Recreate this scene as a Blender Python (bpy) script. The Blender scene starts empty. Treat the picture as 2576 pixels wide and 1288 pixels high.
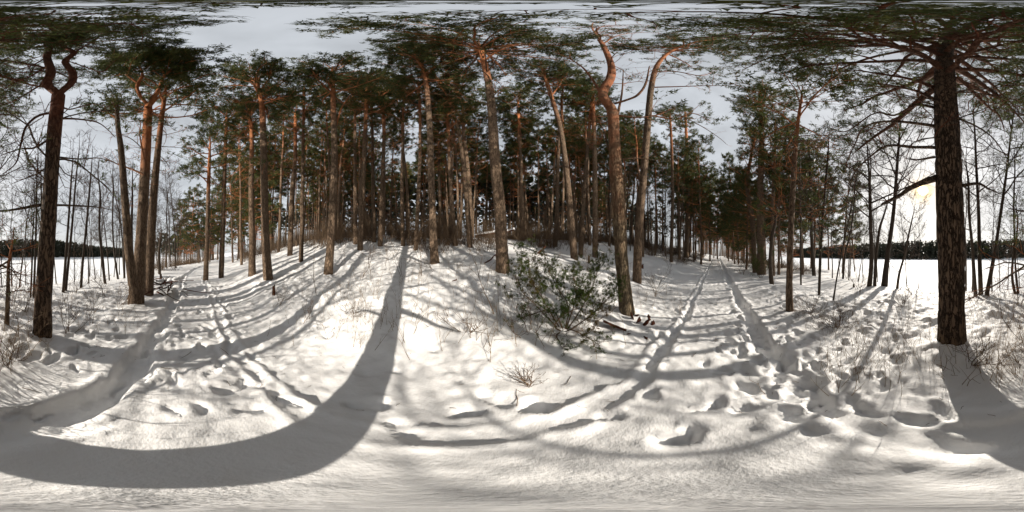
import bpy, math
import numpy as np

# ------------------------------------------------------------------ camera, sky, sun, exposure
SC = bpy.context.scene
COL = SC.collection
EYE = np.array([0.0, 0.0, 1.6])
SUN_AZ, SUN_EL = math.radians(144.5), math.radians(23.0)     # azimuth from +Y towards +X

cam = bpy.data.cameras.new('camera')
cam.type = 'PANO'
cam.panorama_type = 'EQUIRECTANGULAR'
cam.latitude_min, cam.latitude_max = -math.pi / 2, math.pi / 2
cam.longitude_min, cam.longitude_max = -math.pi, math.pi
cam.clip_start, cam.clip_end = 0.02, 3000
camo = bpy.data.objects.new('camera', cam)
camo.location = EYE
camo.rotation_euler = (math.pi / 2, 0, 0)
COL.objects.link(camo)
SC.camera = camo

world = bpy.data.worlds.new('World')
SC.world = world
world.use_nodes = True
wn, wl = world.node_tree.nodes, world.node_tree.links
wn.clear()
sky = wn.new('ShaderNodeTexSky')
sky.sky_type = 'NISHITA'
sky.sun_disc = False
sky.sun_elevation = SUN_EL
sky.sun_rotation = SUN_AZ
sky.altitude = 100
sky.air_density = 1.0
sky.dust_density = 3.0
sky.ozone_density = 1.0
hs = wn.new('ShaderNodeHueSaturation')
hs.inputs['Saturation'].default_value = 0.78          # thin high cloud veils the blue
tint = wn.new('ShaderNodeMix'); tint.data_type = 'RGBA'; tint.blend_type = 'MULTIPLY'
tint.inputs[0].default_value = 1.0
tint.inputs[7].default_value = (1.0, 0.985, 0.96, 1)
veil = wn.new('ShaderNodeMix'); veil.data_type = 'RGBA'; veil.blend_type = 'ADD'
veil.inputs[0].default_value = 1.0
veil.inputs[7].default_value = (1.46, 1.51, 1.57, 1)   # even white veil of cirrostratus
bg = wn.new('ShaderNodeBackground')
bg.inputs['Strength'].default_value = 0.15
wo = wn.new('ShaderNodeOutputWorld')
gm = wn.new('ShaderNodeGamma'); gm.inputs['Gamma'].default_value = 0.36     # haze and thin cloud even out the sky
wl.new(sky.outputs[0], gm.inputs['Color'])
wl.new(gm.outputs[0], hs.inputs['Color'])
wl.new(hs.outputs[0], tint.inputs[6])
wl.new(tint.outputs[2], veil.inputs[6])
wc = wn.new('ShaderNodeTexCoord')                     # soft streaks of thin cloud
wm = wn.new('ShaderNodeMapping'); wm.inputs['Scale'].default_value = (1.0, 1.6, 3.0)
cn = wn.new('ShaderNodeTexNoise'); cn.inputs['Scale'].default_value = 2.2; cn.inputs['Detail'].default_value = 5; cn.inputs['Distortion'].default_value = .6
cr = wn.new('ShaderNodeMapRange'); cr.inputs['From Min'].default_value = .3; cr.inputs['From Max'].default_value = .7; cr.inputs['To Min'].default_value = .80; cr.inputs['To Max'].default_value = 1.18
wl.new(wc.outputs['Generated'], wm.inputs['Vector']); wl.new(wm.outputs[0], cn.inputs['Vector']); wl.new(cn.outputs['Fac'], cr.inputs['Value'])
cm = wn.new('ShaderNodeVectorMath'); cm.operation = 'SCALE'
wl.new(veil.outputs[2], cm.inputs[0]); wl.new(cr.outputs[0], cm.inputs['Scale'])
sd = wn.new('ShaderNodeVectorMath'); sd.operation = 'DOT_PRODUCT'   # the sun itself, veiled
sd.inputs[1].default_value = (math.sin(SUN_AZ) * math.cos(SUN_EL), math.cos(SUN_AZ) * math.cos(SUN_EL), math.sin(SUN_EL))
wl.new(wc.outputs['Generated'], sd.inputs[0])
ds_ = wn.new('ShaderNodeMapRange'); ds_.interpolation_type = 'SMOOTHSTEP'
ds_.inputs['From Min'].default_value = math.cos(math.radians(1.9)); ds_.inputs['From Max'].default_value = math.cos(math.radians(.5)); ds_.inputs['To Max'].default_value = 60
gl = wn.new('ShaderNodeMath'); gl.operation = 'POWER'; gl.inputs[1].default_value = 520
wl.new(sd.outputs['Value'], ds_.inputs['Value']); wl.new(sd.outputs['Value'], gl.inputs[0])
gs = wn.new('ShaderNodeMath'); gs.operation = 'MULTIPLY_ADD'; gs.inputs[1].default_value = 1.2
wl.new(gl.outputs[0], gs.inputs[0]); wl.new(ds_.outputs[0], gs.inputs[2])
gc = wn.new('ShaderNodeVectorMath'); gc.operation = 'SCALE'; gc.inputs[0].default_value = (1.0, .72, .32)
wl.new(gs.outputs[0], gc.inputs['Scale'])
ga = wn.new('ShaderNodeVectorMath'); ga.operation = 'ADD'
ye = wn.new('ShaderNodeMix'); ye.data_type = 'RGBA'; ye.blend_type = 'MULTIPLY'     # the low sun yellows the haze round it
ye.inputs[7].default_value = (1.0, .70, .34, 1)
wl.new(gl.outputs[0], ye.inputs[0]); wl.new(cm.outputs[0], ye.inputs[6])
wl.new(ye.outputs[2], ga.inputs[0]); wl.new(gc.outputs[0], ga.inputs[1])
wl.new(ga.outputs[0], bg.inputs['Color'])
wl.new(bg.outputs[0], wo.inputs['Surface'])

sun = bpy.data.lights.new('sun', 'SUN')
sun.energy = 4.0
sun.angle = math.radians(0.5)
sun.color = (1.0, 0.915, 0.80)
suno = bpy.data.objects.new('sun', sun)
suno.rotation_euler = (math.pi / 2 - SUN_EL, 0, math.pi - SUN_AZ)
suno.location = (20, -28, 15)
COL.objects.link(suno)

SC.view_settings.view_transform = 'Standard'
SC.view_settings.look = 'None'
SC.view_settings.gamma = 1
SC.view_settings.use_curve_mapping = False
SC.view_settings.exposure = 0.70
SC.cycles.use_denoising = True
SC.cycles.denoiser = 'OPENIMAGEDENOISE'
SC.cycles.denoising_input_passes = 'RGB_ALBEDO_NORMAL'
SC.cycles.denoising_prefilter = 'ACCURATE'
SC.cycles.max_bounces = 3
SC.cycles.diffuse_bounces = 2
SC.cycles.use_adaptive_sampling = True
SC.cycles.adaptive_threshold = 0.02
SC.cycles.sample_clamp_indirect = 6

# ------------------------------------------------------------------ numeric helpers
Z = np.array([0.0, 0.0, 1.0])

def unit(v):
    v = np.asarray(v, float)
    return v / (np.linalg.norm(v, axis=-1, keepdims=True) + 1e-12)

def _hash(ix, iy, iz, seed):
    h = (ix.astype(np.int64) * 374761393 + iy.astype(np.int64) * 668265263 + iz.astype(np.int64) * 2147483647 + seed * 1274126177) & 0xffffffff
    h = ((h ^ (h >> 13)) * 1274126177) & 0xffffffff
    h = ((h ^ (h >> 16)) * 2246822519) & 0xffffffff
    return ((h ^ (h >> 15)) & 0xffff) / 65535.0

def noise2(x, y, seed=0):
    x = np.asarray(x, float); y = np.asarray(y, float)
    ix, iy = np.floor(x), np.floor(y)
    fx, fy = x - ix, y - iy
    fx = fx * fx * fx * (fx * (fx * 6 - 15) + 10); fy = fy * fy * fy * (fy * (fy * 6 - 15) + 10)
    z = np.zeros_like(ix)
    a, b = _hash(ix, iy, z, seed), _hash(ix + 1, iy, z, seed)
    c, d = _hash(ix, iy + 1, z, seed), _hash(ix + 1, iy + 1, z, seed)
    return (a + (b - a) * fx) * (1 - fy) + (c + (d - c) * fx) * fy

def fbm(x, y, seed=0, o=3):
    r, a, n = 0, 1, 0
    for k in range(o):
        r = r + a * (noise2(x * 2 ** k + 17.3 * k, y * 2 ** k - 9.1 * k, seed + k) - 0.5)
        n += a; a *= 0.5
    return r / n * 2

def sstep(e0, e1, x):
    t = np.clip((x - e0) / (e1 - e0), 0, 1)
    return t * t * (3 - 2 * t)

# ------------------------------------------------------------------ terrain height
RD = math.radians(71.5)
RX, RY = math.sin(RD), math.cos(RD)        # along the forest road (to the right of the view)
NX, NY = -RY, RX                           # up the wooded slope

def st(x, y): return x * RX + y * RY, x * NX + y * NY
def xy(s, t): return s * RX + t * NX, s * RY + t * NY

_TT = np.array([-400, -330, -260, -215, -205, -60, -22, -18, -14.5, -11.5, -9.2, -6, -2.5, -1.2, 1.3, 2, 3, 4, 5.5, 7, 10, 13, 16, 20, 30, 60, 400.0])
_TH = np.array([9, 9, 4, -1.5, -4, -4.2, -4.0, -3.4, -2.2, -.85, -.32, -.10, .03, 0, .02, .12, .40, .70, 1.08, 1.48, 2.30, 2.98, 3.35, 3.45, 3.2, 2.6, 3.0])
_CS = np.array([-60, -40, -25, -16, -10, -6, 0, 10, 40, 80.0]); _CC = np.array([12, 7, 2.4, 0, -.55, -.2, 0, 0, -.2, -2.0])
_RS = np.array([-400, -60, -30, -12, -4, 0, 6, 20, 50, 400.0]); _RH = np.array([1.2, 1.2, .75, .25, .0, 0, .06, .45, 1.5, 1.7])

def road_c(s): return np.interp(s, _CS, _CC)

def base_h(x, y):
    s, t = st(x, y)
    t = t - road_c(s)
    tb = np.where(t < 0, t / (1 + 0.05 * np.clip(s - 3, 0, 24)) * 1.0, t)       # bank runs out to the right
    tb = np.where(t < -60, t, tb)
    h = 0
    for o in (-.7, -.35, 0, .35, .7):
        h = h + np.interp(tb + o * np.clip(np.abs(tb) * .5, .3, 2), _TT, _TH)
    h = h / 5
    h = h * np.where(t > 1.2, 1 + .10 * sstep(-2, -7, s), 1)
    h = h + np.interp(s, _RS, _RH) * sstep(-9, -1, t)
    return h

RNG = np.random.default_rng(11)

def prints():
    out = []
    r = np.random.default_rng(5)
    def walk(s0, t0, s1, t1, n, dep=.11, wob=.10, ln=.15):
        for i in range(n):
            u = i / max(1, n - 1)
            s, t = s0 + (s1 - s0) * u, t0 + (t1 - t0) * u
            ang = math.atan2(t1 - t0, s1 - s0)
            off = (.11 if i % 2 else -.11) + r.normal(0, wob * .3)
            out.append((s + r.normal(0, wob) - math.sin(ang) * off, t + math.cos(ang) * off + r.normal(0, wob * .4), ang + r.normal(0, .35), dep * r.uniform(.55, 1.15), ln * r.uniform(.8, 1.2)))
    walk(7.0, -.75, .9, -.8, 14)
    walk(5.2, -.55, 1.0, -.35, 10)
    walk(1.0, -.8, -7, -.8, 18, .12)
    walk(-1.2, .5, -8.5, .75, 17, .10)
    walk(-2, .1, -6, .0, 9, .08)
    walk(2.2, .9, 9, .8, 16, .09)
    walk(.4, -1.0, 2.6, -3.8, 8, .14)
    walk(1.0, -.6, 4.6, -2.2, 9, .15)
    walk(1.6, -1.5, 4.5, -7.5, 12, .12)
    walk(-2.4, -1.3, -1.0, -3.5, 6, .12)
    walk(-1.0, -1.9, -3.2, -2.2, 7, .13, .25)
    walk(-5.2, -1.3, -3.5, -4.2, 7, .08)
    walk(.0, .95, -1.1, .8, 4, .10, .12)
    walk(.3, 1.25, 1.3, .55, 4, .11, .12)
    for _ in range(30): out.append((r.uniform(.6, 3.2), r.uniform(-1.7, .2), r.uniform(0, 3.1), r.uniform(.04, .13), r.uniform(.07, .15)))
    for _ in range(26): out.append((r.uniform(-3.6, -.8), r.uniform(-.5, .5), r.uniform(0, 3.1), r.uniform(.03, .09), r.uniform(.06, .13)))
    for _ in range(20): out.append((r.uniform(-3.2, -.9), r.uniform(-3.2, -1.2), r.uniform(0, 3.1), r.uniform(.05, .11), r.uniform(.07, .14)))
    for _ in range(24): out.append((r.uniform(2, 9), r.uniform(-.5, .5), r.uniform(0, 3.1), r.uniform(.02, .05), r.uniform(.05, .10)))
    for _ in range(150): out.append((r.uniform(-7, 7), r.uniform(1.3, 6), r.uniform(0, 3.1), r.uniform(.01, .045), r.uniform(.04, .12)))
    for _ in range(60): out.append((r.uniform(-6, 6), r.uniform(-6.5, -2), r.uniform(0, 3.1), r.uniform(.015, .05), r.uniform(.04, .10)))
    return out
PRINTS = prints()

def height(x, y):
    x = np.asarray(x, float); y = np.asarray(y, float)
    h = base_h(x, y)
    s, t = st(x, y)
    tc = t - road_c(s)
    d = np.hypot(x, y)
    on_land = sstep(-18, -11, tc)
    off = sstep(1.1, 2.6, np.abs(tc))
    h = h + on_land * (fbm(x * .33, y * .33, 3, 3) * (.03 + .15 * off) + fbm(x * 1.1, y * 1.1, 8, 3) * (.022 + .04 * off))
    near = sstep(14, 4, d)
    h = h + near * on_land * (fbm(x * 3.6, y * 3.6, 21, 3) * (.016 + .016 * off) + fbm(x * 11, y * 11, 23, 2) * .010 + np.maximum(0, fbm(x * 2.4, y * 2.4, 33, 2) - .12) * .08 * (0.4 + off) + np.maximum(0, fbm(x * 6.5, y * 6.5, 35, 2) - .05) * .045 * (.25 + off))
    h = h + near * on_land * (1 - off) * (np.maximum(0, noise2(x * 8.5, y * 8.5, 41) - .60) * .075 + np.maximum(0, noise2(x * 17, y * 17, 43) - .66) * .05) * noise2(x * .9 + 5, y * .9, 45) * sstep(.9, 1.6, d) * 1.5
    # wheel ruts and the trodden trench
    w = fbm(s * 1.3, t * 0 + 4.4, 51, 3) * .10
    for side, depth, wid in ((-.79, .19, .15), (.76, .10, .085)):
        c = side + w * (1 if side < 0 else 1.2)
        if side > 0: c = c - .22 * sstep(.5, -2.5, s)
        wd = wid * (1 + .5 * fbm(s * 2.1, t * 0 + side * 7, 61, 2))
        if side < 0: wd = wd * (1 + .25 * sstep(.5, -1.5, s) * sstep(-8, -4, s))
        dp = depth * ((.10 + .90 * sstep(.8, 2.2, s)) if side > 0 else (.35 + .65 * sstep(.5, 1.8, np.abs(s - .4))))
        q = np.abs(tc - c + .05 * (noise2(s * 7, t * 7, 63) - .5)) / wd
        vis = (.75 + .5 * fbm(s * 2.6, t * 1.2, 71, 2)) * sstep(60, 25, np.abs(s))
        h = h - dp * vis * (1 - sstep(.65, 1.12, q)) + .035 * vis * np.exp(-((q - 1.6) / .5) ** 2) * (.5 + noise2(s * 5, t * 5, 77))
    # churned snow on the right hand side of the road
    z1 = np.exp(-(((s - 2.1) / 1.7) ** 2 + ((tc + .9) / .8) ** 2))
    h = h + z1 * (np.abs(fbm(x * 3.1 + .4 * fbm(x * 4, y * 4, 92, 2), y * 3.1, 91, 4)) * .17 - .05 + fbm(x * 8, y * 8, 93, 3) * .04)
    m = d < 11
    if np.any(m):
        xs, ys = s[m], t[m]
        hh = np.zeros(xs.shape)
        wx = .11 * (noise2(xs * 5, ys * 5, 101) - .5) + .05 * (noise2(xs * 14, ys * 14, 102) - .5)
        wy = .11 * (noise2(xs * 5, ys * 5, 103) - .5) + .05 * (noise2(xs * 14, ys * 14, 104) - .5)
        for ps, pt, pa, pd, pl in PRINTS:
            k = np.where((np.abs(xs - ps) < .5) & (np.abs(ys - pt) < .5))[0]
            if len(k) == 0: continue
            ds, dt = xs[k] - ps + wx[k], ys[k] - pt + wy[k]
            a = (ds * math.cos(pa) + dt * math.sin(pa)) / pl
            b = (-ds * math.sin(pa) + dt * math.cos(pa)) / (pl * .50)
            q = np.sqrt(a * a + b * b) * (1 + .35 * (noise2(xs[k] * 9, ys[k] * 9, 97) - .5))
            hh[k] += -pd * (1 - sstep(.62, 1.12, q)) * (.8 + .4 * noise2(xs[k] * 11, ys[k] * 11, 99)) + pd * .25 * np.exp(-((q - 1.35) / .25) ** 2) * noise2(xs[k] * 7, ys[k] * 7, 98)
        h = h.copy(); h[m] += np.maximum(hh * .72, -.14)
    for mx, my, mr, mh in MOUNDS:
        h = h + mh * np.exp(-((x - mx) ** 2 + (y - my) ** 2) / mr ** 2)
    return h
MOUNDS = []

def ground(x, y): return float(height(np.array([x]), np.array([y]))[0])

# directions of the survey sightings: bearing and elevation read off a 2576 x 1288 full-sphere chart
def look(px, py):
    th = (px / 2576 - .5) * 2 * math.pi
    ph = (.5 - py / 1288) * math.pi
    return th, ph

def stand(px, py, dmax=60):
    """where the sight line through a base point meets the ground"""
    th, ph = look(px, py)
    d = np.arange(.6, dmax, .03)
    z = EYE[2] + d * math.tan(ph)
    h = base_h(d * math.sin(th), d * math.cos(th))
    k = np.where(h >= z)[0]
    dd = d[k[0]] if len(k) else dmax
    if dd > 15 and math.cos(th - math.radians(-18.5)) < -.3:      # just over the lip of the lake bank
        m = d < 13; dd = d[m][np.argmin((z - h)[m] + .02 * d[m])]
    return dd * math.sin(th), dd * math.cos(th), dd

def at(px, py, d):
    th, ph = look(px, py)
    return np.array([d * math.sin(th), d * math.cos(th), EYE[2] + d * math.tan(ph)])

# ------------------------------------------------------------------ mesh helpers
def mesh_np(name, V, F, mats, mi=None, hf=None, smooth=True):
    """F: (n,4) quads or (n,3) triangles or a list of such arrays"""
    if not isinstance(F, list): F = [F]
    F = [np.asarray(f, np.int32) for f in F if len(f)]
    me = bpy.data.meshes.new(name)
    V = np.asarray(V, np.float32)
    me.vertices.add(len(V)); me.vertices.foreach_set('co', V.ravel())
    loops = np.concatenate([f.ravel() for f in F])
    tot = np.concatenate([np.full(len(f), f.shape[1], np.int32) for f in F])
    start = np.concatenate([[0], np.cumsum(tot)[:-1]]).astype(np.int32)
    me.loops.add(len(loops)); me.loops.foreach_set('vertex_index', loops)
    me.polygons.add(len(tot)); me.polygons.foreach_set('loop_start', start)
    for m in (mats if isinstance(mats, (list, tuple)) else [mats]): me.materials.append(m)
    if mi is not None: me.polygons.foreach_set('material_index', np.asarray(mi, np.int32))
    me.update(calc_edges=True)
    if smooth is True: me.polygons.foreach_set('use_smooth', np.ones(len(tot), bool))
    elif smooth is not False: me.polygons.foreach_set('use_smooth', np.asarray(smooth, bool))
    if hf is not None:
        a = me.attributes.new('hf', 'FLOAT', 'POINT')
        a.data.foreach_set('value', np.asarray(hf, np.float32))
    return me

def obj(name, me, parent=None, loc=None, label=None, cat=None, group=None, kind=None):
    o = bpy.data.objects.new(name, me)
    COL.objects.link(o)
    if parent is not None: o.parent = parent
    if loc is not None: o.location = loc
    if label: o['label'] = label
    if cat: o['category'] = cat
    if group: o['group'] = group
    if kind: o['kind'] = kind
    return o

def copy_tree(root, loc, rz, sc, label=None, group=None, tilt=(0, 0)):
    r = root.copy(); COL.objects.link(r)
    r.location = loc; r.rotation_euler = (tilt[0], tilt[1], rz); r.scale = sc
    if label: r['label'] = label
    if group: r['group'] = group
    for ch in root.children:
        c = ch.copy(); COL.objects.link(c); c.parent = r
    return r

def tubes(P, R, S):
    """P (M,K,3) polylines, R (M,K) radii, S sides -> verts, quads"""
    P = np.asarray(P, float); R = np.asarray(R, float)
    M, K, _ = P.shape
    T = np.empty_like(P)
    T[:, 1:-1] = P[:, 2:] - P[:, :-2]; T[:, 0] = P[:, 1] - P[:, 0]; T[:, -1] = P[:, -1] - P[:, -2]
    T = unit(T)
    mt = unit(P[:, -1] - P[:, 0])
    ref = np.where(np.abs(mt[:, 2:3]) > .8, np.array([[1.0, .1, 0]]), np.array([[0, 0, 1.0]]))
    A = unit(np.cross(T, ref[:, None, :])); B = np.cross(A, T)
    an = np.arange(S) / S * 2 * math.pi
    V = P[:, :, None, :] + R[:, :, None, None] * (np.cos(an)[None, None, :, None] * A[:, :, None, :] + np.sin(an)[None, None, :, None] * B[:, :, None, :])
    i = np.arange(M)[:, None, None] * K * S; j = np.arange(K - 1)[None, :, None] * S; k = np.arange(S)[None, None, :]
    k2 = (k + 1) % S
    Q = np.stack([i + j + k, i + j + k2, i + j + S + k2, i + j + S + k], -1).reshape(-1, 4)
    return V.reshape(-1, 3), Q

def spline(P, n):
    """Catmull-Rom resampling of points (with radius as extra columns)"""
    P = np.asarray(P, float)
    if len(P) == 2: P = np.array([P[0], (P[0] + P[1]) / 2, P[1]])
    Q = np.vstack([2 * P[0] - P[1], P, 2 * P[-1] - P[-2]])
    L = np.concatenate([[0], np.cumsum(np.linalg.norm(np.diff(P[:, :3], axis=0), axis=1))])
    u = np.interp(np.linspace(0, L[-1], n), L, np.arange(len(P)))
    i = np.minimum(u.astype(int), len(P) - 2); f = (u - i)[:, None]
    a, b, c, d = Q[i], Q[i + 1], Q[i + 2], Q[i + 3]
    return .5 * (2 * b + (c - a) * f + (2 * a - 5 * b + 4 * c - d) * f ** 2 + (3 * b - a - 3 * c + d) * f ** 3)

# ------------------------------------------------------------------ materials
def mat(name):
    m = bpy.data.materials.new(name); m.use_nodes = True
    nt = m.node_tree
    return m, nt.nodes, nt.links, nt.nodes['Principled BSDF']

def ramp(n, stops):
    r = n.new('ShaderNodeValToRGB')
    e = r.color_ramp.elements
    e[0].position, e[0].color = stops[0][0], (*stops[0][1], 1)
    e[1].position, e[1].color = stops[-1][0], (*stops[-1][1], 1)
    for p, c in stops[1:-1]:
        x = e.new(p); x.color = (*c, 1)
    return r

def mapping(n, l, scale, kind='Object'):
    tc = n.new('ShaderNodeTexCoord'); mp = n.new('ShaderNodeMapping')
    mp.inputs['Scale'].default_value = scale
    l.new(tc.outputs[kind], mp.inputs['Vector'])
    return mp

def snow_mat(name, col, b1=.5):
    m, n, l, p = mat(name)
    p.inputs['Roughness'].default_value = .62
    p.inputs['Specular IOR Level'].default_value = .25
    mp = mapping(n, l, (1, 1, 1))
    a = n.new('ShaderNodeTexNoise'); a.inputs['Scale'].default_value = 7; a.inputs['Detail'].default_value = 6; a.inputs['Roughness'].default_value = .62
    b = n.new('ShaderNodeTexNoise'); b.inputs['Scale'].default_value = 1.1; b.inputs['Detail'].default_value = 3
    l.new(mp.outputs[0], a.inputs['Vector']); l.new(mp.outputs[0], b.inputs['Vector'])
    r = ramp(n, [(.3, tuple(c * .93 for c in col)), (.7, col)])
    l.new(b.outputs['Fac'], r.inputs['Fac']); l.new(r.outputs[0], p.inputs['Base Color'])
    bu = n.new('ShaderNodeBump'); bu.inputs['Strength'].default_value = b1; bu.inputs['Distance'].default_value = .035
    g = n.new('ShaderNodeTexNoise'); g.inputs['Scale'].default_value = 55; g.inputs['Detail'].default_value = 3
    l.new(mp.outputs[0], g.inputs['Vector'])
    b2 = n.new('ShaderNodeBump'); b2.inputs['Strength'].default_value = b1; b2.inputs['Distance'].default_value = .006
    l.new(a.outputs['Fac'], bu.inputs['Height']); l.new(g.outputs['Fac'], b2.inputs['Height']); l.new(bu.outputs[0], b2.inputs['Normal']); l.new(b2.outputs[0], p.inputs['Normal'])
    return m
SNOW = snow_mat('snow', (.88, .88, .88), .42)
LAKE = snow_mat('lake_snow', (.87, .87, .87), .2)
CAP = snow_mat('snow_cap', (.86, .86, .86), .4)

def bark_mat(name, low, lowd, high, highd, t0, t1, sc=1.0, bump=.9, stretch=.2):
    m, n, l, p = mat(name)
    p.inputs['Roughness'].default_value = .85
    p.inputs['Specular IOR Level'].default_value = .15
    mp = mapping(n, l, (1, 1, stretch))
    v = n.new('ShaderNodeTexVoronoi'); v.feature = 'DISTANCE_TO_EDGE'; v.inputs['Scale'].default_value = 26 * sc
    nz = n.new('ShaderNodeTexNoise'); nz.inputs['Scale'].default_value = 7 * sc; nz.inputs['Detail'].default_value = 6; nz.inputs['Roughness'].default_value = .7
    mix = n.new('ShaderNodeMix'); mix.data_type = 'VECTOR'; mix.inputs[0].default_value = .2
    l.new(mp.outputs[0], nz.inputs['Vector'])
    l.new(mp.outputs[0], mix.inputs[4]); l.new(nz.outputs['Color'], mix.inputs[5]); l.new(mix.outputs[1], v.inputs['Vector'])
    fi = n.new('ShaderNodeMapRange'); fi.inputs['From Max'].default_value = .16
    l.new(v.outputs['Distance'], fi.inputs['Value'])
    lo = n.new('ShaderNodeMix'); lo.data_type = 'RGBA'; lo.inputs[6].default_value = (*lowd, 1); lo.inputs[7].default_value = (*low, 1)
    hi = n.new('ShaderNodeMix'); hi.data_type = 'RGBA'; hi.inputs[6].default_value = (*highd, 1); hi.inputs[7].default_value = (*high, 1)
    l.new(fi.outputs[0], lo.inputs[0])
    n2 = n.new('ShaderNodeTexNoise'); n2.inputs['Scale'].default_value = 5; n2.inputs['Detail'].default_value = 6; n2.inputs['Roughness'].default_value = .7
    mp2 = mapping(n, l, (1, 1, .55)); l.new(mp2.outputs[0], n2.inputs['Vector'])
    rr = n.new('ShaderNodeMapRange'); rr.inputs['From Min'].default_value = .35; rr.inputs['From Max'].default_value = .65
    l.new(n2.outputs['Fac'], rr.inputs['Value']); l.new(rr.outputs[0], hi.inputs[0])
    at_ = n.new('ShaderNodeAttribute'); at_.attribute_name = 'hf'
    n3 = n.new('ShaderNodeTexNoise'); n3.inputs['Scale'].default_value = 2.2; n3.inputs['Detail'].default_value = 4
    l.new(mp2.outputs[0], n3.inputs['Vector'])
    ad = n.new('ShaderNodeMath'); ad.operation = 'MULTIPLY_ADD'; ad.inputs[1].default_value = .28
    l.new(n3.outputs['Fac'], ad.inputs[0]); l.new(at_.outputs['Fac'], ad.inputs[2])
    tr = n.new('ShaderNodeMapRange'); tr.inputs['From Min'].default_value = t0 + .14; tr.inputs['From Max'].default_value = t1 + .14
    l.new(ad.outputs[0], tr.inputs['Value'])
    fin = n.new('ShaderNodeMix'); fin.data_type = 'RGBA'
    l.new(tr.outputs[0], fin.inputs[0]); l.new(lo.outputs[2], fin.inputs[6]); l.new(hi.outputs[2], fin.inputs[7])
    oi = n.new('ShaderNodeObjectInfo')
    hv = n.new('ShaderNodeHueSaturation')
    vr = n.new('ShaderNodeMapRange'); vr.inputs['To Min'].default_value = .75; vr.inputs['To Max'].default_value = 1.25
    l.new(oi.outputs['Random'], vr.inputs['Value']); l.new(vr.outputs[0], hv.inputs['Value']); l.new(fin.outputs[2], hv.inputs['Color'])
    l.new(hv.outputs[0], p.inputs['Base Color'])
    bu = n.new('ShaderNodeBump'); bu.inputs['Strength'].default_value = bump; bu.inputs['Distance'].default_value = .02
    l.new(fi.outputs[0], bu.inputs['Height']); l.new(bu.outputs[0], p.inputs['Normal'])
    return m
PINE = bark_mat('pine_bark', (.235, .165, .112), (.060, .040, .027), (.58, .225, .092), (.29, .105, .046), .46, .74)
REDPINE = bark_mat('peeling_red_pine_bark', (.19, .145, .092), (.05, .037, .025), (.46, .165, .078), (.17, .10, .062), .10, .52)
OLDPINE = bark_mat('old_pine_bark', (.165, .112, .076), (.026, .017, .012), (.25, .09, .05), (.11, .042, .026), .55, .9, .9, 1.0)
BARE = bark_mat('grey_bark', (.085, .066, .05), (.035, .027, .021), (.085, .06, .045), (.05, .035, .028), .4, .9, 1.6, .4)
TWIG = bark_mat('brown_twig', (.175, .122, .078), (.075, .05, .032), (.175, .118, .075), (.09, .06, .038), .3, .9, 2, .2)
STALK = bark_mat('dry_stalk', (.30, .20, .095), (.14, .085, .04), (.30, .20, .095), (.15, .09, .045), .3, .9, 2, .2)
DEAD = bark_mat('red_rotten_wood', (.16, .055, .03), (.05, .02, .014), (.16, .055, .03), (.06, .025, .018), .3, .9, 1.4, .8)

def needle_mat(name, a, b, c):
    m, n, l, p = mat(name)
    p.inputs['Roughness'].default_value = .55
    p.inputs['Specular IOR Level'].default_value = .3
    mp = mapping(n, l, (1, 1, 1))
    nz = n.new('ShaderNodeTexNoise'); nz.inputs['Scale'].default_value = 1.6; nz.inputs['Detail'].default_value = 4
    l.new(mp.outputs[0], nz.inputs['Vector'])
    r = ramp(n, [(.3, a), (.5, b), (.72, c)])
    l.new(nz.outputs['Fac'], r.inputs['Fac'])
    l.new(r.outputs[0], p.inputs['Base Color'])
    tr = n.new('ShaderNodeBsdfTranslucent'); l.new(r.outputs[0], tr.inputs['Color'])
    mx = n.new('ShaderNodeMixShader'); mx.inputs[0].default_value = .3
    out = n['Material Output']
    l.new(p.outputs[0], mx.inputs[1]); l.new(tr.outputs[0], mx.inputs[2]); l.new(mx.outputs[0], out.inputs['Surface'])
    return m
NEEDLE = needle_mat('pine_needles', (.040, .056, .017), (.070, .086, .023), (.125, .122, .032))
JUNI = needle_mat('juniper_needles', (.030, .062, .009), (.066, .092, .014), (.15, .062, .022))
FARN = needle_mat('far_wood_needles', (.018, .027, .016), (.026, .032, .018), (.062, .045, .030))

# ------------------------------------------------------------------ plant machinery
class Twigs:
    """collects the finer wood and needles of one crown"""
    def __init__(self): self.sub, self.subr, self.tw, self.twr, self.c, self.d = [], [], [], [], [], []
    def mesh(self, name, rng, wood, needle, blades=8, ln=.15, wd=.028, hfv=.85):
        V, F, mi, n0 = [], [], [], 0
        for P, R, S in ((self.sub, self.subr, 4), (self.tw, self.twr, 3)):
            if P:
                v, q = tubes(P, R, S); V.append(v); F.append(q + n0); n0 += len(v)
        nq = sum(len(f) for f in F)
        Q = np.concatenate(F) if F else np.zeros((0, 4), int)
        tris = np.zeros((0, 3), int)
        if self.c and needle is not None:
            c = np.repeat(np.array(self.c), blades, 0); ax = np.repeat(unit(np.array(self.d)), blades, 0)
            N = len(c)
            dr = unit(ax * .55 + rng.normal(0, .62, (N, 3)) + np.array([0, 0, .10]))
            L = ln * rng.uniform(.65, 1.25, (N, 1))
            c = c + rng.normal(0, ln * .22, (N, 3))
            w = unit(np.cross(dr, rng.normal(0, 1, (N, 3)))) * wd * rng.uniform(.6, 1.2, (N, 1)) / 2
            m = c + dr * L * .25
            v = np.stack([c + dr * L, m + w * 1.25 - dr * L * .2, m - w * 1.25], 1).reshape(-1, 3)
            b = n0 + np.arange(N)[:, None] * 3
            tris = b + np.array([[0, 1, 2]])
            V.append(v)
        V = np.concatenate(V)
        F = [Q, tris]
        mi = np.concatenate([np.zeros(len(Q)), np.ones(len(tris))])
        sm = mi < .5
        return mesh_np(name, V, F, [wood, needle] if needle is not None else [wood], mi, np.full(len(V), hfv), sm)

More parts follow.
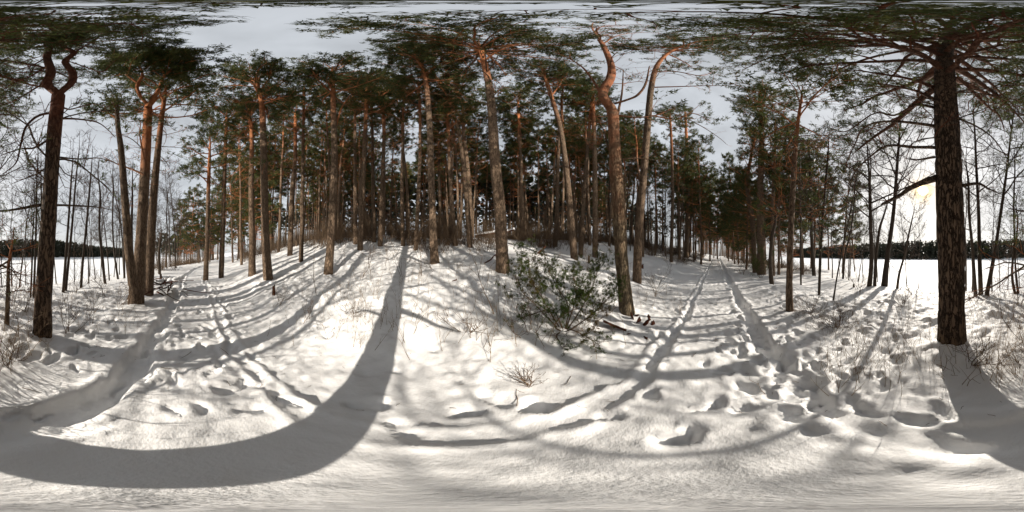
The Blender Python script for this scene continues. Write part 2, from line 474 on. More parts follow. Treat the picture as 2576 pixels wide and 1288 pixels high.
def limb_line(rng, p, az, pitch, L, K=8, up=.25, wig=.10):
    """a bough: starts at p, leaves at azimuth az and pitch, bends up by `up`"""
    pts = [np.array(p, float)]
    d = np.array([math.cos(az) * math.cos(pitch), math.sin(az) * math.cos(pitch), math.sin(pitch)])
    for i in range(K - 1):
        d = unit(d + rng.normal(0, wig, 3) + Z * up / K)
        pts.append(pts[-1] + d * L / (K - 1))
    return np.array(pts)

def along(P, u):
    K = len(P); f = u * (K - 1); i = min(int(f), K - 2)
    return P[i] + (P[i + 1] - P[i]) * (f - i), unit(P[i + 1] - P[i])

def dress(C, rng, P, L, r0, leaf=1.0, start=.35, nsub=None, dens=1.0, twl=.30, rmin=.006, tmin=0.0):
    n = nsub or max(3, int(3 + L * 2.0 * dens))
    for i in range(n):
        u = min(.99, start + (1 - start) * (i + rng.random()) / n)
        p, t = along(P, u)
        side = unit(np.cross(t, Z)) * (1 if (i % 2) else -1)
        d = unit(t * .65 + side * rng.uniform(.3, .9) + Z * rng.uniform(-.15, .5) + rng.normal(0, .2, 3))
        l = L * .40 * (1.15 - .75 * u) * rng.uniform(.6, 1.25) + .18
        pts = [p]
        for k in range(3):
            d = unit(d + rng.normal(0, .18, 3) + Z * .10)
            pts.append(pts[-1] + d * l / 3)
        pts = np.array(pts)
        r = max(rmin, r0 * .38 * (1 - .6 * u))
        C.sub.append(pts); C.subr.append(np.array([r, r * .8, r * .55, r * .3]))
        m = max(2, int((2 + l * 4.2) * dens))
        for j in range(m):
            v = min(.99, .3 + .7 * (j + rng.random()) / m)
            q, t2 = along(pts, v)
            d2 = unit(t2 * .7 + rng.normal(0, .55, 3) + Z * .15)
            tl = twl * rng.uniform(.5, 1.3)
            e = q + d2 * tl; mid = q + d2 * tl * .5 + rng.normal(0, .02, 3)
            C.tw.append(np.array([q, mid, e])); C.twr.append(np.maximum(np.array([r * .42, r * .3, r * .16]), tmin * np.array([1, .8, .5])))
            if leaf > 0 and rng.random() < leaf:
                C.c.append(e); C.d.append(d2)
                C.c.append(mid + rng.normal(0, .03, 3)); C.d.append(d2)
        if leaf > 0 and rng.random() < leaf:
            C.c.append(pts[-1]); C.d.append(d)

def trunk_mesh(name, pts, sides, seg, relief, material, ztop, rng, hf_scale=1.0):
    """pts (n,4) x y z r, local to the base"""
    L = np.sum(np.linalg.norm(np.diff(pts[:, :3], axis=0), axis=1))
    n = max(6, int(L / seg))
    S = spline(pts, n)
    V, Q = tubes(S[None, :, :3], np.maximum(S[None, :, 3], .004), sides)
    V = V.reshape(n, sides, 3)
    C = S[:, None, :3]
    rad = V - C
    an = np.arange(sides) / sides * 2 * math.pi
    zz = (np.arange(n) * L / n)[:, None]
    if relief > 0:
        sd = int(rng.integers(0, 999))
        def cyc(fa, fz, s_):      # noise that closes round the trunk
            a0 = (an / (2 * math.pi) * fa)[None, :]
            w = (an / (2 * math.pi))[None, :]
            A = noise2(a0 + 0 * zz, zz * fz + 0 * a0, sd + s_); B = noise2(a0 - fa + 0 * zz, zz * fz + 0 * a0, sd + s_)
            return A * (1 - w) + B * w
        r1 = np.abs(2 * cyc(sides / 3.2, 3.2, 1) - 1); r2 = np.abs(2 * cyc(sides / 5.0, 2.0, 2) - 1)
        plate = np.minimum(sstep(0, .35, r1), sstep(0, .3, r2))
        lump = cyc(3, .9, 3) - .5
        fade = np.clip(1.15 - zz / (L * .55), .15, 1)
        f = 1 + ((plate - .7) * relief * fade + lump * relief * .8) / np.maximum(S[:, None, 3], .03)
        V = C + rad * f[:, :, None]
    hf = np.repeat(np.clip((S[:, 2]) / ztop, 0, 1) * hf_scale, sides)
    return mesh_np(name, V.reshape(-1, 3), Q, material, None, hf)

ENT = []        # bases taken by hand-placed trees

def pix_trunk(pts, lean=0.0, d=None):
    bx, by, dd = stand(pts[0][0], pts[0][1])
    if d: 
        th, _ = look(*pts[0][:2]); dd = d; bx, by = d * math.sin(th), d * math.cos(th)
    ys = np.array([p[1] for p in pts], float)
    fr = (ys[0] - ys) / (ys[0] - ys[-1])
    W = []
    for p, f in zip(pts, fr):
        dk = dd * (1 - lean * f)
        q = at(p[0], p[1], dk)
        W.append([*q, dk * (p[2] / 2576 * 2 * math.pi) / 2])
    W = np.array(W)
    return W, dd

def pine(name, label, pts, lean=0.0, ext=2.0, crown_y=300, R=2.3, nl=26, dead=8, boughs=(), sides=18, seg=.22, relief=.010,
         group='tall pines along the forest road', wood=None, leaf=1.0, d=None, dens=1.15, seed=0, blades=10, pitch=(-.1, .9), ln=.16, wd=.034, topr=None, zshape=None, cat='pine tree', sideaz=None, slim=None):
    wood = wood or PINE
    rng = np.random.default_rng(1000 + seed)
    W, dd = pix_trunk(pts, lean, d)
    base = W[0, :3].copy()
    base[2] = ground(base[0], base[1])
    root = obj(name, None, None, base, label, cat, group)
    ENT.append((base[0], base[1]))
    T = W.copy(); T[:, :3] -= base
    T[0, 2] = -.25
    if len(T) > 1: T[0, 3] = max(T[0, 3], T[1, 3] * 1.12)
    up = unit(T[-1, :3] - T[-2, :3]); up = unit(up + Z * .8)
    if ext > 0:
        T = np.vstack([T, [*(T[-1, :3] + up * ext * .5), T[-1, 3] * .55], [*(T[-1, :3] + up * ext), .012]])
    ztop = T[-1, 2]
    obj('trunk', trunk_mesh('trunk', T, sides, seg, relief, wood, ztop, rng), root)
    Sp = spline(T, 160)
    zc = EYE[2] + dd * math.tan(look(0, crown_y)[1]) - base[2]
    C = Twigs()
    def at_z(z):
        k = int(np.argmin(np.abs(Sp[:, 2] - z))); return Sp[k, :3], Sp[k, 3]
    def branch(P, r0, hfv):
        K = len(P)
        rr = r0 * np.linspace(1, .22, K) ** .8; rr[-1] *= .15
        v, q = tubes(P[None], rr[None], 6)
        obj('branch', mesh_np('branch', v, q, wood, None, np.full(len(v), hfv)), root)
    for i in range(nl):
        f = (i + rng.random()) / nl
        z = zc + (ztop - zc) * f * .98
        p, r = at_z(z)
        az = i * 2.399 + rng.normal(0, .35)
        if sideaz is not None and rng.random() < sideaz[1]: az = sideaz[0] + rng.normal(0, .7)
        shape = .55 + .45 * math.sin(math.pi * min(1, .2 + .7 * f)) if f < .75 else 1 - 1.8 * (f - .75)
        if zshape: shape = float(np.interp(f, zshape[0], zshape[1]))
        L = R * shape * rng.uniform(.65, 1.15)
        if slim: L *= 1 - slim[1] * max(0, math.cos(az - slim[0])) ** 1.5
        pt = pitch[0] + (pitch[1] - pitch[0]) * f + rng.normal(0, .15)
        P = limb_line(rng, p, az, pt, L, 8, .35, .13)
        r0 = min(r * .55, .018 + .016 * L)
        branch(P, r0, .72)
        dress(C, rng, P, L, r0, leaf, .30, dens=dens)
    for i in range(int(dead * 1.8)):           # bare dead boughs under the crown
        z = zc * rng.uniform(.45, 1.0)
        p, r = at_z(z)
        L = rng.uniform(.4, 2.0)
        P = limb_line(rng, p, rng.uniform(0, 6.28), rng.uniform(-.25, .3), L, 7, -.2, .16)
        branch(P, .009 + .008 * L, .45)
        if L > .6: dress(C, rng, P, L, .012, .10, .25, nsub=4, dens=.7, rmin=.008, tmin=.004)
    for b in boughs:                # boughs read off the photograph one by one
        q = b['p']; K = len(q)
        ds = np.linspace(b.get('d0', dd * (1 - lean * .6)), b.get('d1', dd), K)
        P = np.array([at(x, y, dk) for (x, y), dk in zip(q, ds)]) - base
        P = spline(P, 30)
        r0 = ds[0] * (b['w'] / 2576 * math.pi)
        branch(P, r0, b.get('hf', .75))
        Lb = float(np.sum(np.linalg.norm(np.diff(P, axis=0), axis=1)))
        dress(C, rng, P, min(Lb, 3.5) * b.get('sc', 1), min(r0, .05), b.get('leaf', .7), b.get('start', .3), dens=b.get('dens', .8))
    if C.sub:
        obj('crown', C.mesh('crown', rng, wood, NEEDLE, blades, ln, wd), root)
    return root

# ------------------------------------------------------------------ the ground: one sheet, fine near the road, coarse far away
hx, hy, _d = stand(2396, 872)
MOUNDS += [(hx + .05, hy + .25, .45, .10), (-.2, -4.6, .8, .05)]
jx, jy, _d = stand(850, 745)
MOUNDS.append((jx, jy, .5, .10))
for px_, py_ in ((1100, 690), (1215, 720), (1010, 745)):
    a_, b_, _d = stand(px_, py_); MOUNDS.append((a_, b_, .6, .12))

def axis(lo, hi, step, grow, far):
    a = list(np.arange(lo, hi + 1e-6, step))
    st_ = step; x = a[-1]
    while x < far: st_ *= grow; x += st_; a.append(x)
    st_ = step; x = a[0]; b = []
    while x > -far: st_ *= grow; x -= st_; b.append(x)
    return np.array(b[::-1] + a)
sa = axis(-5.2, 5.6, .034, 1.05, 700)
ta = axis(-4.2, 4.6, .034, 1.05, 400)
SS, TT = np.meshgrid(sa, ta, indexing='ij')
GX, GY = xy(SS, TT)
GZ = height(GX.ravel(), GY.ravel())
n0, n1 = SS.shape
idx = np.arange(n0 * n1).reshape(n0, n1)
quads = np.stack([idx[:-1, :-1], idx[1:, :-1], idx[1:, 1:], idx[:-1, 1:]], -1).reshape(-1, 4)
obj('snowy_ground', mesh_np('snowy_ground', np.stack([GX.ravel(), GY.ravel(), GZ], 1), quads, SNOW), kind='structure')

ls = np.linspace(-700, 700, 120); lt = -8 - np.geomspace(1, 232, 60)
LS, LT = np.meshgrid(ls, lt, indexing='ij')
LX, LY = xy(LS, LT)
LZ = -3.0 + .05 * fbm(LX.ravel() * .08, LY.ravel() * .08, 4, 3)
idx = np.arange(LS.size).reshape(LS.shape)
quads = np.stack([idx[:-1, :-1], idx[:-1, 1:], idx[1:, 1:], idx[1:, :-1]], -1).reshape(-1, 4)
obj('frozen_lake', mesh_np('frozen_lake', np.stack([LX.ravel(), LY.ravel(), LZ], 1), quads, LAKE), kind='structure')

# ------------------------------------------------------------------ pines seen one by one
pine('pine_tree', 'huge dark pine with thick furrowed trunk standing closest beside the sun',
     [(2395, 880, 76), (2394, 800, 70), (2393, 640, 74), (2389, 480, 71), (2383, 330, 66), (2379, 240, 60), (2376, 180, 52), (2378, 120, 42), (2386, 80, 36)],
     ext=3.5, crown_y=205, R=4.9, nl=62, slim=(2.0, .40), dead=10, sides=60, seg=.05, relief=.022, wood=OLDPINE, seed=1, dens=1.3, blades=13, ln=.12, wd=.019, pitch=(.05, .75),
     boughs=[
         dict(p=[(2356, 448), (2327, 457), (2292, 472), (2262, 492), (2215, 515)], w=21, d0=2.4, d1=3.0, leaf=0, hf=.3, dens=.5, sc=.5),
         dict(p=[(2350, 317), (2302, 310), (2242, 305), (2197, 310), (2167, 327), (2152, 360), (2127, 415)], w=13, d0=2.4, d1=3.6, leaf=.15, hf=.5, dens=.6),
         dict(p=[(2352, 371), (2292, 370), (2232, 367), (2182, 400), (2147, 440), (2132, 500)], w=11, d0=2.4, d1=3.5, leaf=0, hf=.5, dens=.5),
         dict(p=[(2352, 395), (2307, 402), (2277, 398)], w=8, d0=2.4, d1=2.7, leaf=0, hf=.4, dens=.4),
         dict(p=[(2410, 195), (2457, 240), (2487, 270), (2512, 290), (2527, 325)], w=15, d0=2.4, d1=3.6, leaf=.5, hf=.7),
         dict(p=[(2420, 467), (2462, 462), (2487, 475), (2510, 484)], w=11, d0=2.4, d1=3.0, leaf=0, hf=.4, dens=.4, sc=.5),
         dict(p=[(2350, 220), (2282, 197), (2207, 185), (2132, 177), (2082, 205)], w=18, d0=2.4, d1=3.6, leaf=.8, hf=.75),
         dict(p=[(2350, 250), (2302, 228), (2242, 215), (2150, 203), (2055, 188)], w=14, d0=2.4, d1=4.2, leaf=.8, hf=.75),
         dict(p=[(2350, 270), (2302, 265), (2250, 290), (2200, 285), (2130, 330), (2080, 320)], w=13, d0=2.4, d1=4.6, leaf=.6, hf=.7),
         dict(p=[(2415, 300), (2460, 320), (2500, 350), (2540, 410)], w=8, d0=2.4, d1=3.2, leaf=.2, hf=.5),
     ])
pine('pine_tree', 'big pine with lyre-shaped fork high up, standing alone at the left edge',
     [(105, 850, 54), (108, 790, 46), (112, 700, 44), (125, 500, 40), (140, 300, 37), (147, 240, 36)],
     ext=0, crown_y=265, R=2.0, nl=0, dead=8, sides=44, seg=.08, relief=.018, wood=OLDPINE, seed=2, blades=12, ln=.12, wd=.022,
     boughs=[
         dict(p=[(146, 236), (118, 212), (128, 182), (118, 140), (135, 110), (175, 95)], w=30, d0=3.0, d1=2.6, leaf=1, hf=.8, start=.55, dens=1.9, sc=1.1),
         dict(p=[(148, 236), (180, 208), (182, 182), (164, 155), (186, 132), (158, 112), (215, 85)], w=24, d0=3.0, d1=2.5, leaf=1, hf=.85, start=.5, dens=1.9, sc=1.1),
         dict(p=[(125, 140), (90, 160), (50, 175), (0, 195)], w=8, d0=2.9, d1=2.9, leaf=1, hf=.9, dens=1.5),
         dict(p=[(120, 165), (80, 190), (40, 205), (-10, 240)], w=8, d0=2.9, d1=3.4, leaf=1, hf=.9, dens=1.4),
         dict(p=[(128, 115), (70, 120), (20, 100), (-40, 105)], w=9, d0=2.7, d1=2.6, leaf=1, hf=.9, dens=1.6),
         dict(p=[(158, 112), (230, 105), (270, 80), (330, 85)], w=9, d0=2.6, d1=2.3, leaf=1, hf=.9, dens=1.7),
         dict(p=[(190, 130), (240, 105), (300, 100), (400, 78), (460, 74)], w=8, d0=2.6, d1=2.3, leaf=1, hf=.9, dens=1.6),
         dict(p=[(175, 155), (220, 170), (260, 180), (290, 150)], w=7, d0=2.9, d1=3.2, leaf=1, hf=.85, dens=1.4),
         dict(p=[(120, 205), (60, 240), (20, 260), (-30, 270)], w=8, d0=3.0, d1=3.5, leaf=1, hf=.8, dens=1.3),
         dict(p=[(150, 298), (200, 300), (245, 308), (270, 325), (292, 348)], w=9, d0=3.0, d1=4.6, leaf=.05, hf=.7, dens=.5),
         dict(p=[(132, 283), (95, 292), (65, 320), (52, 365), (40, 410), (5, 440)], w=10, d0=3.0, d1=3.4, leaf=.12, hf=.75, dens=.8),
         dict(p=[(125, 350), (85, 372), (50, 375), (0, 392)], w=8, d0=3.0, d1=3.6, leaf=.12, hf=.6, dens=.8),
         dict(p=[(118, 515), (85, 518), (50, 525), (0, 531), (-40, 524)], w=10, d0=3.0, d1=3.2, leaf=.03, hf=.35, dens=.5, sc=.7),
         dict(p=[(136, 516), (200, 518), (250, 522), (292, 531)], w=7, d0=3.0, d1=4.9, leaf=0, hf=.35, dens=.4, sc=.7),
         dict(p=[(140, 395), (200, 400), (250, 398), (300, 414)], w=6, d0=3.0, d1=4.2, leaf=.1, hf=.5, dens=.7),
         dict(p=[(140, 260), (175, 275), (230, 262), (280, 270)], w=7, d0=3.0, d1=3.8, leaf=.8, hf=.7, dens=1.0),
     ])
pine('pine_tree', 'twin-stemmed pine whose two trunks split just above the snow, forking again on top',
     [(341, 762, 44), (346, 700, 38), (352, 640, 30), (362, 480, 27), (370, 330, 24), (373, 262, 21)],
     ext=0, crown_y=250, R=2.4, nl=0, dead=7, sides=32, seg=.12, relief=.014, seed=3,
     boughs=[
         dict(p=[(344, 752), (332, 700), (322, 600), (312, 470), (304, 370), (296, 310), (294, 240)], w=27, d0=5.0, d1=4.6, leaf=.9, hf=.30, start=.8, dens=1.2),
         dict(p=[(372, 270), (398, 228), (415, 190), (450, 165), (500, 150)], w=15, d0=5.0, d1=3.9, leaf=1, hf=.9, start=.45, dens=2.6, sc=1.2),
         dict(p=[(373, 265), (352, 240), (345, 215), (358, 190), (350, 165), (330, 145)], w=12, d0=5.0, d1=3.9, leaf=1, hf=.9, start=.5, dens=2.6, sc=1.2),
         dict(p=[(380, 265), (405, 240), (440, 225), (480, 215)], w=8, d0=5.0, d1=4.6, leaf=1, hf=.9, dens=1.8),
         dict(p=[(352, 215), (320, 190), (290, 170), (270, 150)], w=8, d0=4.6, d1=4.2, leaf=1, hf=.9, dens=2.0),
         dict(p=[(415, 190), (400, 160), (410, 135), (440, 120)], w=8, d0=4.4, d1=3.6, leaf=1, hf=.9, dens=2.2),
         dict(p=[(345, 160), (370, 140), (395, 125), (370, 112)], w=7, d0=4.2, d1=3.4, leaf=1, hf=.9, dens=2.0),
         dict(p=[(296, 300), (260, 280), (225, 285)], w=6, d0=4.8, d1=4.9, leaf=1, hf=.8, dens=1.6),
         dict(p=[(362, 400), (352, 340), (355, 300)], w=6, d0=5.0, d1=4.7, leaf=.3, hf=.7),
         dict(p=[(362, 440), (330, 425), (300, 415), (260, 395)], w=6, d0=5.0, d1=5.2, leaf=.2, hf=.6),
     ])
pine('pine_tree', 'straight dark pine close behind the twin-stemmed pine, by the snowy brush pile',
     [(373, 742, 26), (382, 560, 22), (395, 400, 18), (405, 310, 14), (414, 245, 11)], ext=2.4, crown_y=300, R=2.5, nl=24, dead=10, seed=4)

HILL = 'tall pines on the snowy slope'
def hp(label, pts, **k): pine('pine_tree', label, pts, group=k.pop('group', HILL), **k)
hp('leaning slim pine where the road bends away at left', [(517, 705, 15), (521, 600, 11), (524, 480, 10), (527, 400, 8)], crown_y=470, R=2.0, nl=20, seed=5, ext=2)
hp('slender straight pine on the road bank at left', [(556, 700, 14), (561, 560, 12), (566, 400, 10), (570, 305, 8)], crown_y=340, R=2.2, nl=22, seed=6)
hp('rough pine left of the curved one on the bank', [(634, 695, 21), (634, 600, 16), (632, 480, 14), (633, 340, 11), (627, 280, 9)], crown_y=330, R=2.2, nl=22, seed=7)
hp('sunlit pine with curved top rising beside the broken stub', [(676, 703, 27), (668, 600, 21), (664, 430, 19), (661, 300, 16), (655, 240, 12), (645, 205, 10)], lean=.10, crown_y=285, R=2.2, nl=30, seed=8, relief=.012, ext=1.4,
   boughs=[dict(p=[(658, 250), (690, 225), (720, 200), (745, 190)], w=7, leaf=1, dens=1.4), dict(p=[(640, 205), (610, 190), (580, 170)], w=8, leaf=1, dens=1.6)])
hp('thin pine behind the slope left of the sunlit trunk', [(729, 640, 14), (735, 480, 12), (742, 400, 10), (743, 300, 8)], crown_y=340, R=2.0, nl=20, seed=9)
hp('dark thin straight pine midway up the slope', [(757, 657, 12), (760, 520, 10), (763, 340, 8), (765, 240, 6)], crown_y=290, R=2.0, nl=20, seed=10)
hp('orange-topped pine above the long diagonal shadow', [(824, 686, 26), (831, 620, 21), (840, 450, 19), (841, 350, 16), (838, 250, 13), (836, 180, 9)], lean=.08, ext=1.2, crown_y=262, R=2.1, nl=28, seed=11, relief=.012,
   boughs=[dict(p=[(843, 330), (860, 270), (885, 235), (900, 215)], w=6, leaf=.8)])
hp('pine with smooth orange upper trunk just left of the ridge', [(905, 632, 15), (912, 480, 13), (918, 350, 11), (922, 230, 7)], crown_y=290, R=2.2, nl=24, seed=12)
hp('slender pale pine on the ridge behind bare saplings', [(956, 620, 13), (962, 450, 10), (966, 330, 9), (960, 240, 7)], crown_y=300, R=2.0, nl=22, seed=13)
hp('thin dark pine on the ridge crest left of the bent one', [(1045, 630, 12), (1052, 500, 10), (1057, 350, 8), (1055, 230, 6)], crown_y=280, R=1.9, nl=20, seed=14)
hp('tall pine bending left at the top, mid slope centre', [(1095, 660, 26), (1090, 600, 20), (1085, 450, 18), (1080, 300, 15), (1072, 210, 12), (1062, 168, 10), (1054, 140, 8)], lean=.10, ext=1.2, crown_y=225, R=2.2, nl=30, seed=15, relief=.012,
   boughs=[dict(p=[(1062, 165), (1045, 140), (1010, 125)], w=7, leaf=1, dens=1.6), dict(p=[(1075, 190), (1090, 165), (1080, 130)], w=6, leaf=1, dens=1.4)])
hp('strongly left-leaning pine on the crest', [(1183, 620, 15), (1172, 480, 12), (1157, 350, 10), (1136, 270, 8), (1100, 200, 6)], crown_y=280, R=1.8, nl=18, seed=16)
hp('dark trunk on the crest beside a broken stub', [(1146, 616, 13), (1136, 500, 11), (1130, 400, 9), (1126, 280, 7)], crown_y=330, R=1.8, nl=18, seed=17)
hp('tallest thick pine in the centre with wide umbrella crown', [(1266, 688, 37), (1262, 620, 31), (1258, 540, 30), (1245, 400, 27), (1238, 290, 24), (1231, 220, 20), (1220, 165, 17), (1210, 125, 14)], lean=.22, ext=1.8, crown_y=165, R=3.4, nl=34, dead=10, sides=36, seg=.10, relief=.014, seed=18, dens=1.15,
   boughs=[dict(p=[(1213, 135), (1180, 115), (1140, 105), (1080, 100), (1000, 95)], w=9, d0=4.6, d1=3.6, leaf=1, dens=1.6), dict(p=[(1222, 150), (1260, 125), (1310, 110), (1370, 100)], w=9, d0=4.6, d1=3.8, leaf=1, dens=1.6),
           dict(p=[(1220, 165), (1180, 140), (1120, 130), (1040, 125)], w=8, d0=4.7, d1=4.6, leaf=1, dens=1.4), dict(p=[(1215, 120), (1170, 90), (1080, 65), (960, 60), (850, 72)], w=9, d0=4.4, d1=2.9, leaf=1, dens=1.7)])
hp('dark left-leaning pine with crooked crown right of the juniper', [(1446, 652, 20), (1432, 500, 16), (1411, 330, 13), (1386, 240, 11), (1366, 180, 8)], lean=.05, ext=1.4, crown_y=225, R=2.1, nl=24, seed=19,
   boughs=[dict(p=[(1388, 240), (1410, 210), (1420, 180)], w=6, leaf=1, dens=1.4)])
hp('slim orange pine leaning right behind the crooked one', [(1460, 640, 13), (1470, 480, 11), (1480, 350, 9), (1491, 240, 7)], crown_y=290, R=2.0, nl=20, seed=20)
hp('straight dark pine just left of the forked bare-topped one', [(1497, 648, 15), (1497, 440, 12), (1494, 300, 9), (1491, 225, 6)], crown_y=290, R=2.0, nl=20, seed=21)
pine('pine_tree', 'old crooked pine with peeling red bark, swollen fork and nearly bare top', [(1580, 782, 42), (1568, 700, 33), (1561, 620, 33), (1553, 480, 34), (1545, 350, 29), (1540, 280, 29), (1522, 252, 27), (1517, 232, 26), (1535, 198, 25), (1538, 168, 20), (1525, 130, 16), (1508, 100, 13)],
     lean=.12, ext=0, crown_y=110, R=1.0, nl=0, dead=4, sides=36, seg=.09, relief=.014, seed=22, group=HILL, wood=REDPINE,
     boughs=[dict(p=[(1538, 268), (1512, 235), (1490, 200), (1460, 165), (1400, 133)], w=10, leaf=.5, hf=.5, start=.75), dict(p=[(1548, 260), (1575, 252), (1605, 238), (1625, 208), (1634, 165)], w=10, leaf=.1, hf=.35, start=.6),
             dict(p=[(1552, 290), (1600, 295), (1650, 290), (1700, 270)], w=8, leaf=.7, hf=.35), dict(p=[(1545, 300), (1515, 310), (1480, 300)], w=6, leaf=.1, hf=.35),
             dict(p=[(1549, 395), (1530, 370), (1520, 330), (1505, 305)], w=7, leaf=0, hf=.2, dens=.4), dict(p=[(1565, 400), (1610, 398), (1650, 404)], w=5, leaf=0, hf=.2, dens=.4),
             dict(p=[(1555, 285), (1565, 230), (1568, 175)], w=7, leaf=0, hf=.25, dens=.4),
             dict(p=[(1510, 104), (1500, 78), (1520, 66), (1600, 62), (1720, 68)], w=10, d0=4.0, d1=3.4, leaf=.16, hf=.9, start=.1, dens=2.6), dict(p=[(1515, 112), (1560, 88), (1640, 82), (1700, 95)], w=7, d0=4.0, d1=3.9, leaf=.16, hf=.9, start=.1, dens=2.6),
             dict(p=[(1502, 90), (1490, 70), (1500, 55), (1580, 50)], w=6, d0=3.9, d1=3.3, leaf=.12, hf=.9, start=.1, dens=2.2)])
pine('pine_tree', 'tall pine sweeping far right at the top, beside the crooked old pine', [(1602, 710, 24), (1606, 600, 21), (1618, 450, 19), (1628, 330, 18), (1640, 210, 16), (1656, 160, 14), (1690, 128, 11), (1750, 106, 8)],
     lean=.1, ext=1.0, crown_y=150, R=2.6, nl=24, dead=6, sides=28, seg=.12, relief=.011, seed=23, group=HILL,
     boughs=[dict(p=[(1640, 220), (1700, 218), (1760, 216), (1850, 217)], w=7, d1=6.6, leaf=.4, hf=.8), dict(p=[(1650, 180), (1700, 180), (1760, 190), (1800, 180)], w=7, leaf=.7, hf=.8),
             dict(p=[(1690, 128), (1760, 120), (1830, 130), (1880, 140)], w=7, leaf=1, hf=.9, dens=1.6), dict(p=[(1750, 106), (1800, 98), (1860, 96)], w=7, leaf=1, hf=.9, dens=1.8), dict(p=[(1632, 290), (1700, 300), (1740, 285), (1790, 305)], w=6, leaf=.7, hf=.7),
             dict(p=[(1634, 280), (1700, 288), (1800, 340), (1830, 365)], w=4, leaf=0, hf=.5, dens=.3)])
hp('slim right-leaning pine between road and the sweeping pine', [(1688, 668, 9), (1692, 500, 8), (1690, 380, 7), (1686, 300, 5)], crown_y=330, R=1.9, nl=18, seed=24, d=15)
hp('straight pine on the left road verge', [(1727, 648, 12), (1730, 520, 10), (1728, 380, 8), (1724, 290, 6)], crown_y=340, R=2.0, nl=22, seed=25)
hp('dark pine wrapped by a small juniper, right of the road', [(1916, 690, 23), (1914, 600, 20), (1913, 480, 17), (1916, 330, 13), (1912, 240, 10)], crown_y=330, R=2.7, nl=34, dead=16, seed=26, relief=.012, group='trees on the right road verge')
hp('old leaning trunk tight behind the juniper-wrapped pine', [(1900, 684, 14), (1893, 560, 12), (1880, 470, 10), (1888, 400, 8), (1900, 340, 6)], crown_y=520, R=2.2, nl=24, seed=27, group='trees on the right road verge')
hp('dark trunk with few bare stubs at the bend of the path to the lake', [(1988, 782, 22), (1986, 700, 17), (1993, 500, 15), (2003, 350, 11), (2015, 255, 7)], ext=1.5, crown_y=330, R=2.2, nl=20, dead=18, leaf=.5, seed=28, group='trees on the right road verge')
hp('bushy pine behind the trunk with stubs', [(1945, 705, 11), (1943, 560, 9), (1948, 420, 8), (1950, 330, 6)], crown_y=430, R=2.3, nl=28, seed=29, d=12, group='trees on the right road verge')
hp('young thin pine with green tufts at the far left edge', [(16, 828, 15), (20, 740, 11), (22, 660, 8), (30, 620, 5)], crown_y=650, R=.8, nl=7, dead=6, seed=30, ext=.4, dens=.9, blades=14, ln=.075, wd=.008, group='small lakeside pines', pitch=(-.1, .3))

# ------------------------------------------------------------------ bare broadleaf trees
def bare(name, label, pts, R=1.6, nl=14, ext=2.0, start=.35, group='bare trees on the lake bank', d=None, seed=0, cat='bare tree', up=.5, wood=None, twl=.36, dens=1.3, sides=10, leaf=0, lean=0):
    rng = np.random.default_rng(5000 + seed)
    wood = wood or BARE
    W, dd = pix_trunk(pts, lean, d)
    base = W[0, :3].copy(); base[2] = ground(base[0], base[1])
    ENT.append((base[0], base[1]))
    root = obj(name, None, None, base, label, cat, group)
    T = W.copy(); T[:, :3] -= base; T[0, 2] = -.2
    upv = unit(unit(T[-1, :3] - T[-2, :3]) + Z * .6)
    T = np.vstack([T, [*(T[-1, :3] + upv * ext * .5 + rng.normal(0, .06, 3)), T[-1, 3] * .5], [*(T[-1, :3] + upv * ext), .004]])
    zt = T[-1, 2]
    obj('trunk', trunk_mesh('trunk', T, sides, .15, .004, wood, zt, rng), root)
    Sp = spline(T, 120); C = Twigs()
    for i in range(nl):
        f = start + (1 - start) * (i + rng.random()) / nl
        k = min(117, int(f * 119)); p, r = Sp[k, :3], Sp[k, 3]
        L = R * (1.15 - .6 * f) * rng.uniform(.6, 1.3)
        P = limb_line(rng, p, i * 2.4 + rng.normal(0, .4), rng.uniform(.1, .9), L, 8, up, .16)
        r0 = min(r * .6, .008 + .011 * L)
        rr = r0 * np.linspace(1, .2, 8)
        v, q = tubes(P[None], rr[None], 5)
        obj('branch', mesh_np('branch', v, q, wood, None, np.full(len(v), .7)), root)
        dress(C, rng, P, L, r0, leaf, .2, dens=dens, twl=twl, rmin=.010, tmin=.0055)
    if C.sub: obj('crown', C.mesh('crown', rng, wood, NEEDLE if leaf else None, 12, .09, .012), root)
    return root

LK = 'bare trees on the lake bank'
bare('bare_tree', 'dark bare tree forking widely left of the sun', [(2186, 722, 14), (2192, 660, 11), (2190, 560, 9), (2188, 470, 8), (2186, 430, 6)], R=3.8, nl=30, seed=1, ext=4)
bare('bare_tree', 'thin dark stem between the two trees left of the sun', [(2200, 722, 10), (2203, 660, 8), (2212, 580, 7), (2224, 540, 5)], R=1.4, nl=10, seed=2, ext=1.8)
bare('bare_tree', 'thicker leaning bare tree nearest the sun on the bank', [(2224, 722, 19), (2232, 650, 13), (2247, 540, 10), (2256, 430, 8), (2262, 350, 6)], R=3.6, nl=32, seed=3, ext=4)
bare('bare_tree', 'small crooked bare tree leaning right below the sun', [(2256, 726, 8), (2262, 690, 7), (2276, 640, 6), (2286, 590, 5), (2296, 545, 3)], R=1.5, nl=14, seed=4, ext=1.2, start=.2)
bare('bare_tree', 'curved bare stem right behind the huge pine', [(2455, 748, 11), (2450, 680, 9), (2446, 620, 8), (2438, 540, 7), (2436, 460, 6)], R=1.5, nl=12, seed=5, ext=2.5)
bare('bare_tree', 'straight dark stem in the clump right of the huge pine', [(2468, 746, 13), (2464, 640, 11), (2462, 540, 9), (2456, 420, 7), (2452, 330, 5)], R=2.4, nl=24, seed=6, ext=4)
bare('bare_tree', 'right-leaning dark stem in the clump right of the huge pine', [(2480, 748, 13), (2494, 680, 11), (2508, 600, 9), (2524, 490, 8), (2536, 400, 6), (2548, 300, 4)], R=2.8, nl=26, seed=7, ext=2.5, twl=.4, leaf=.12)
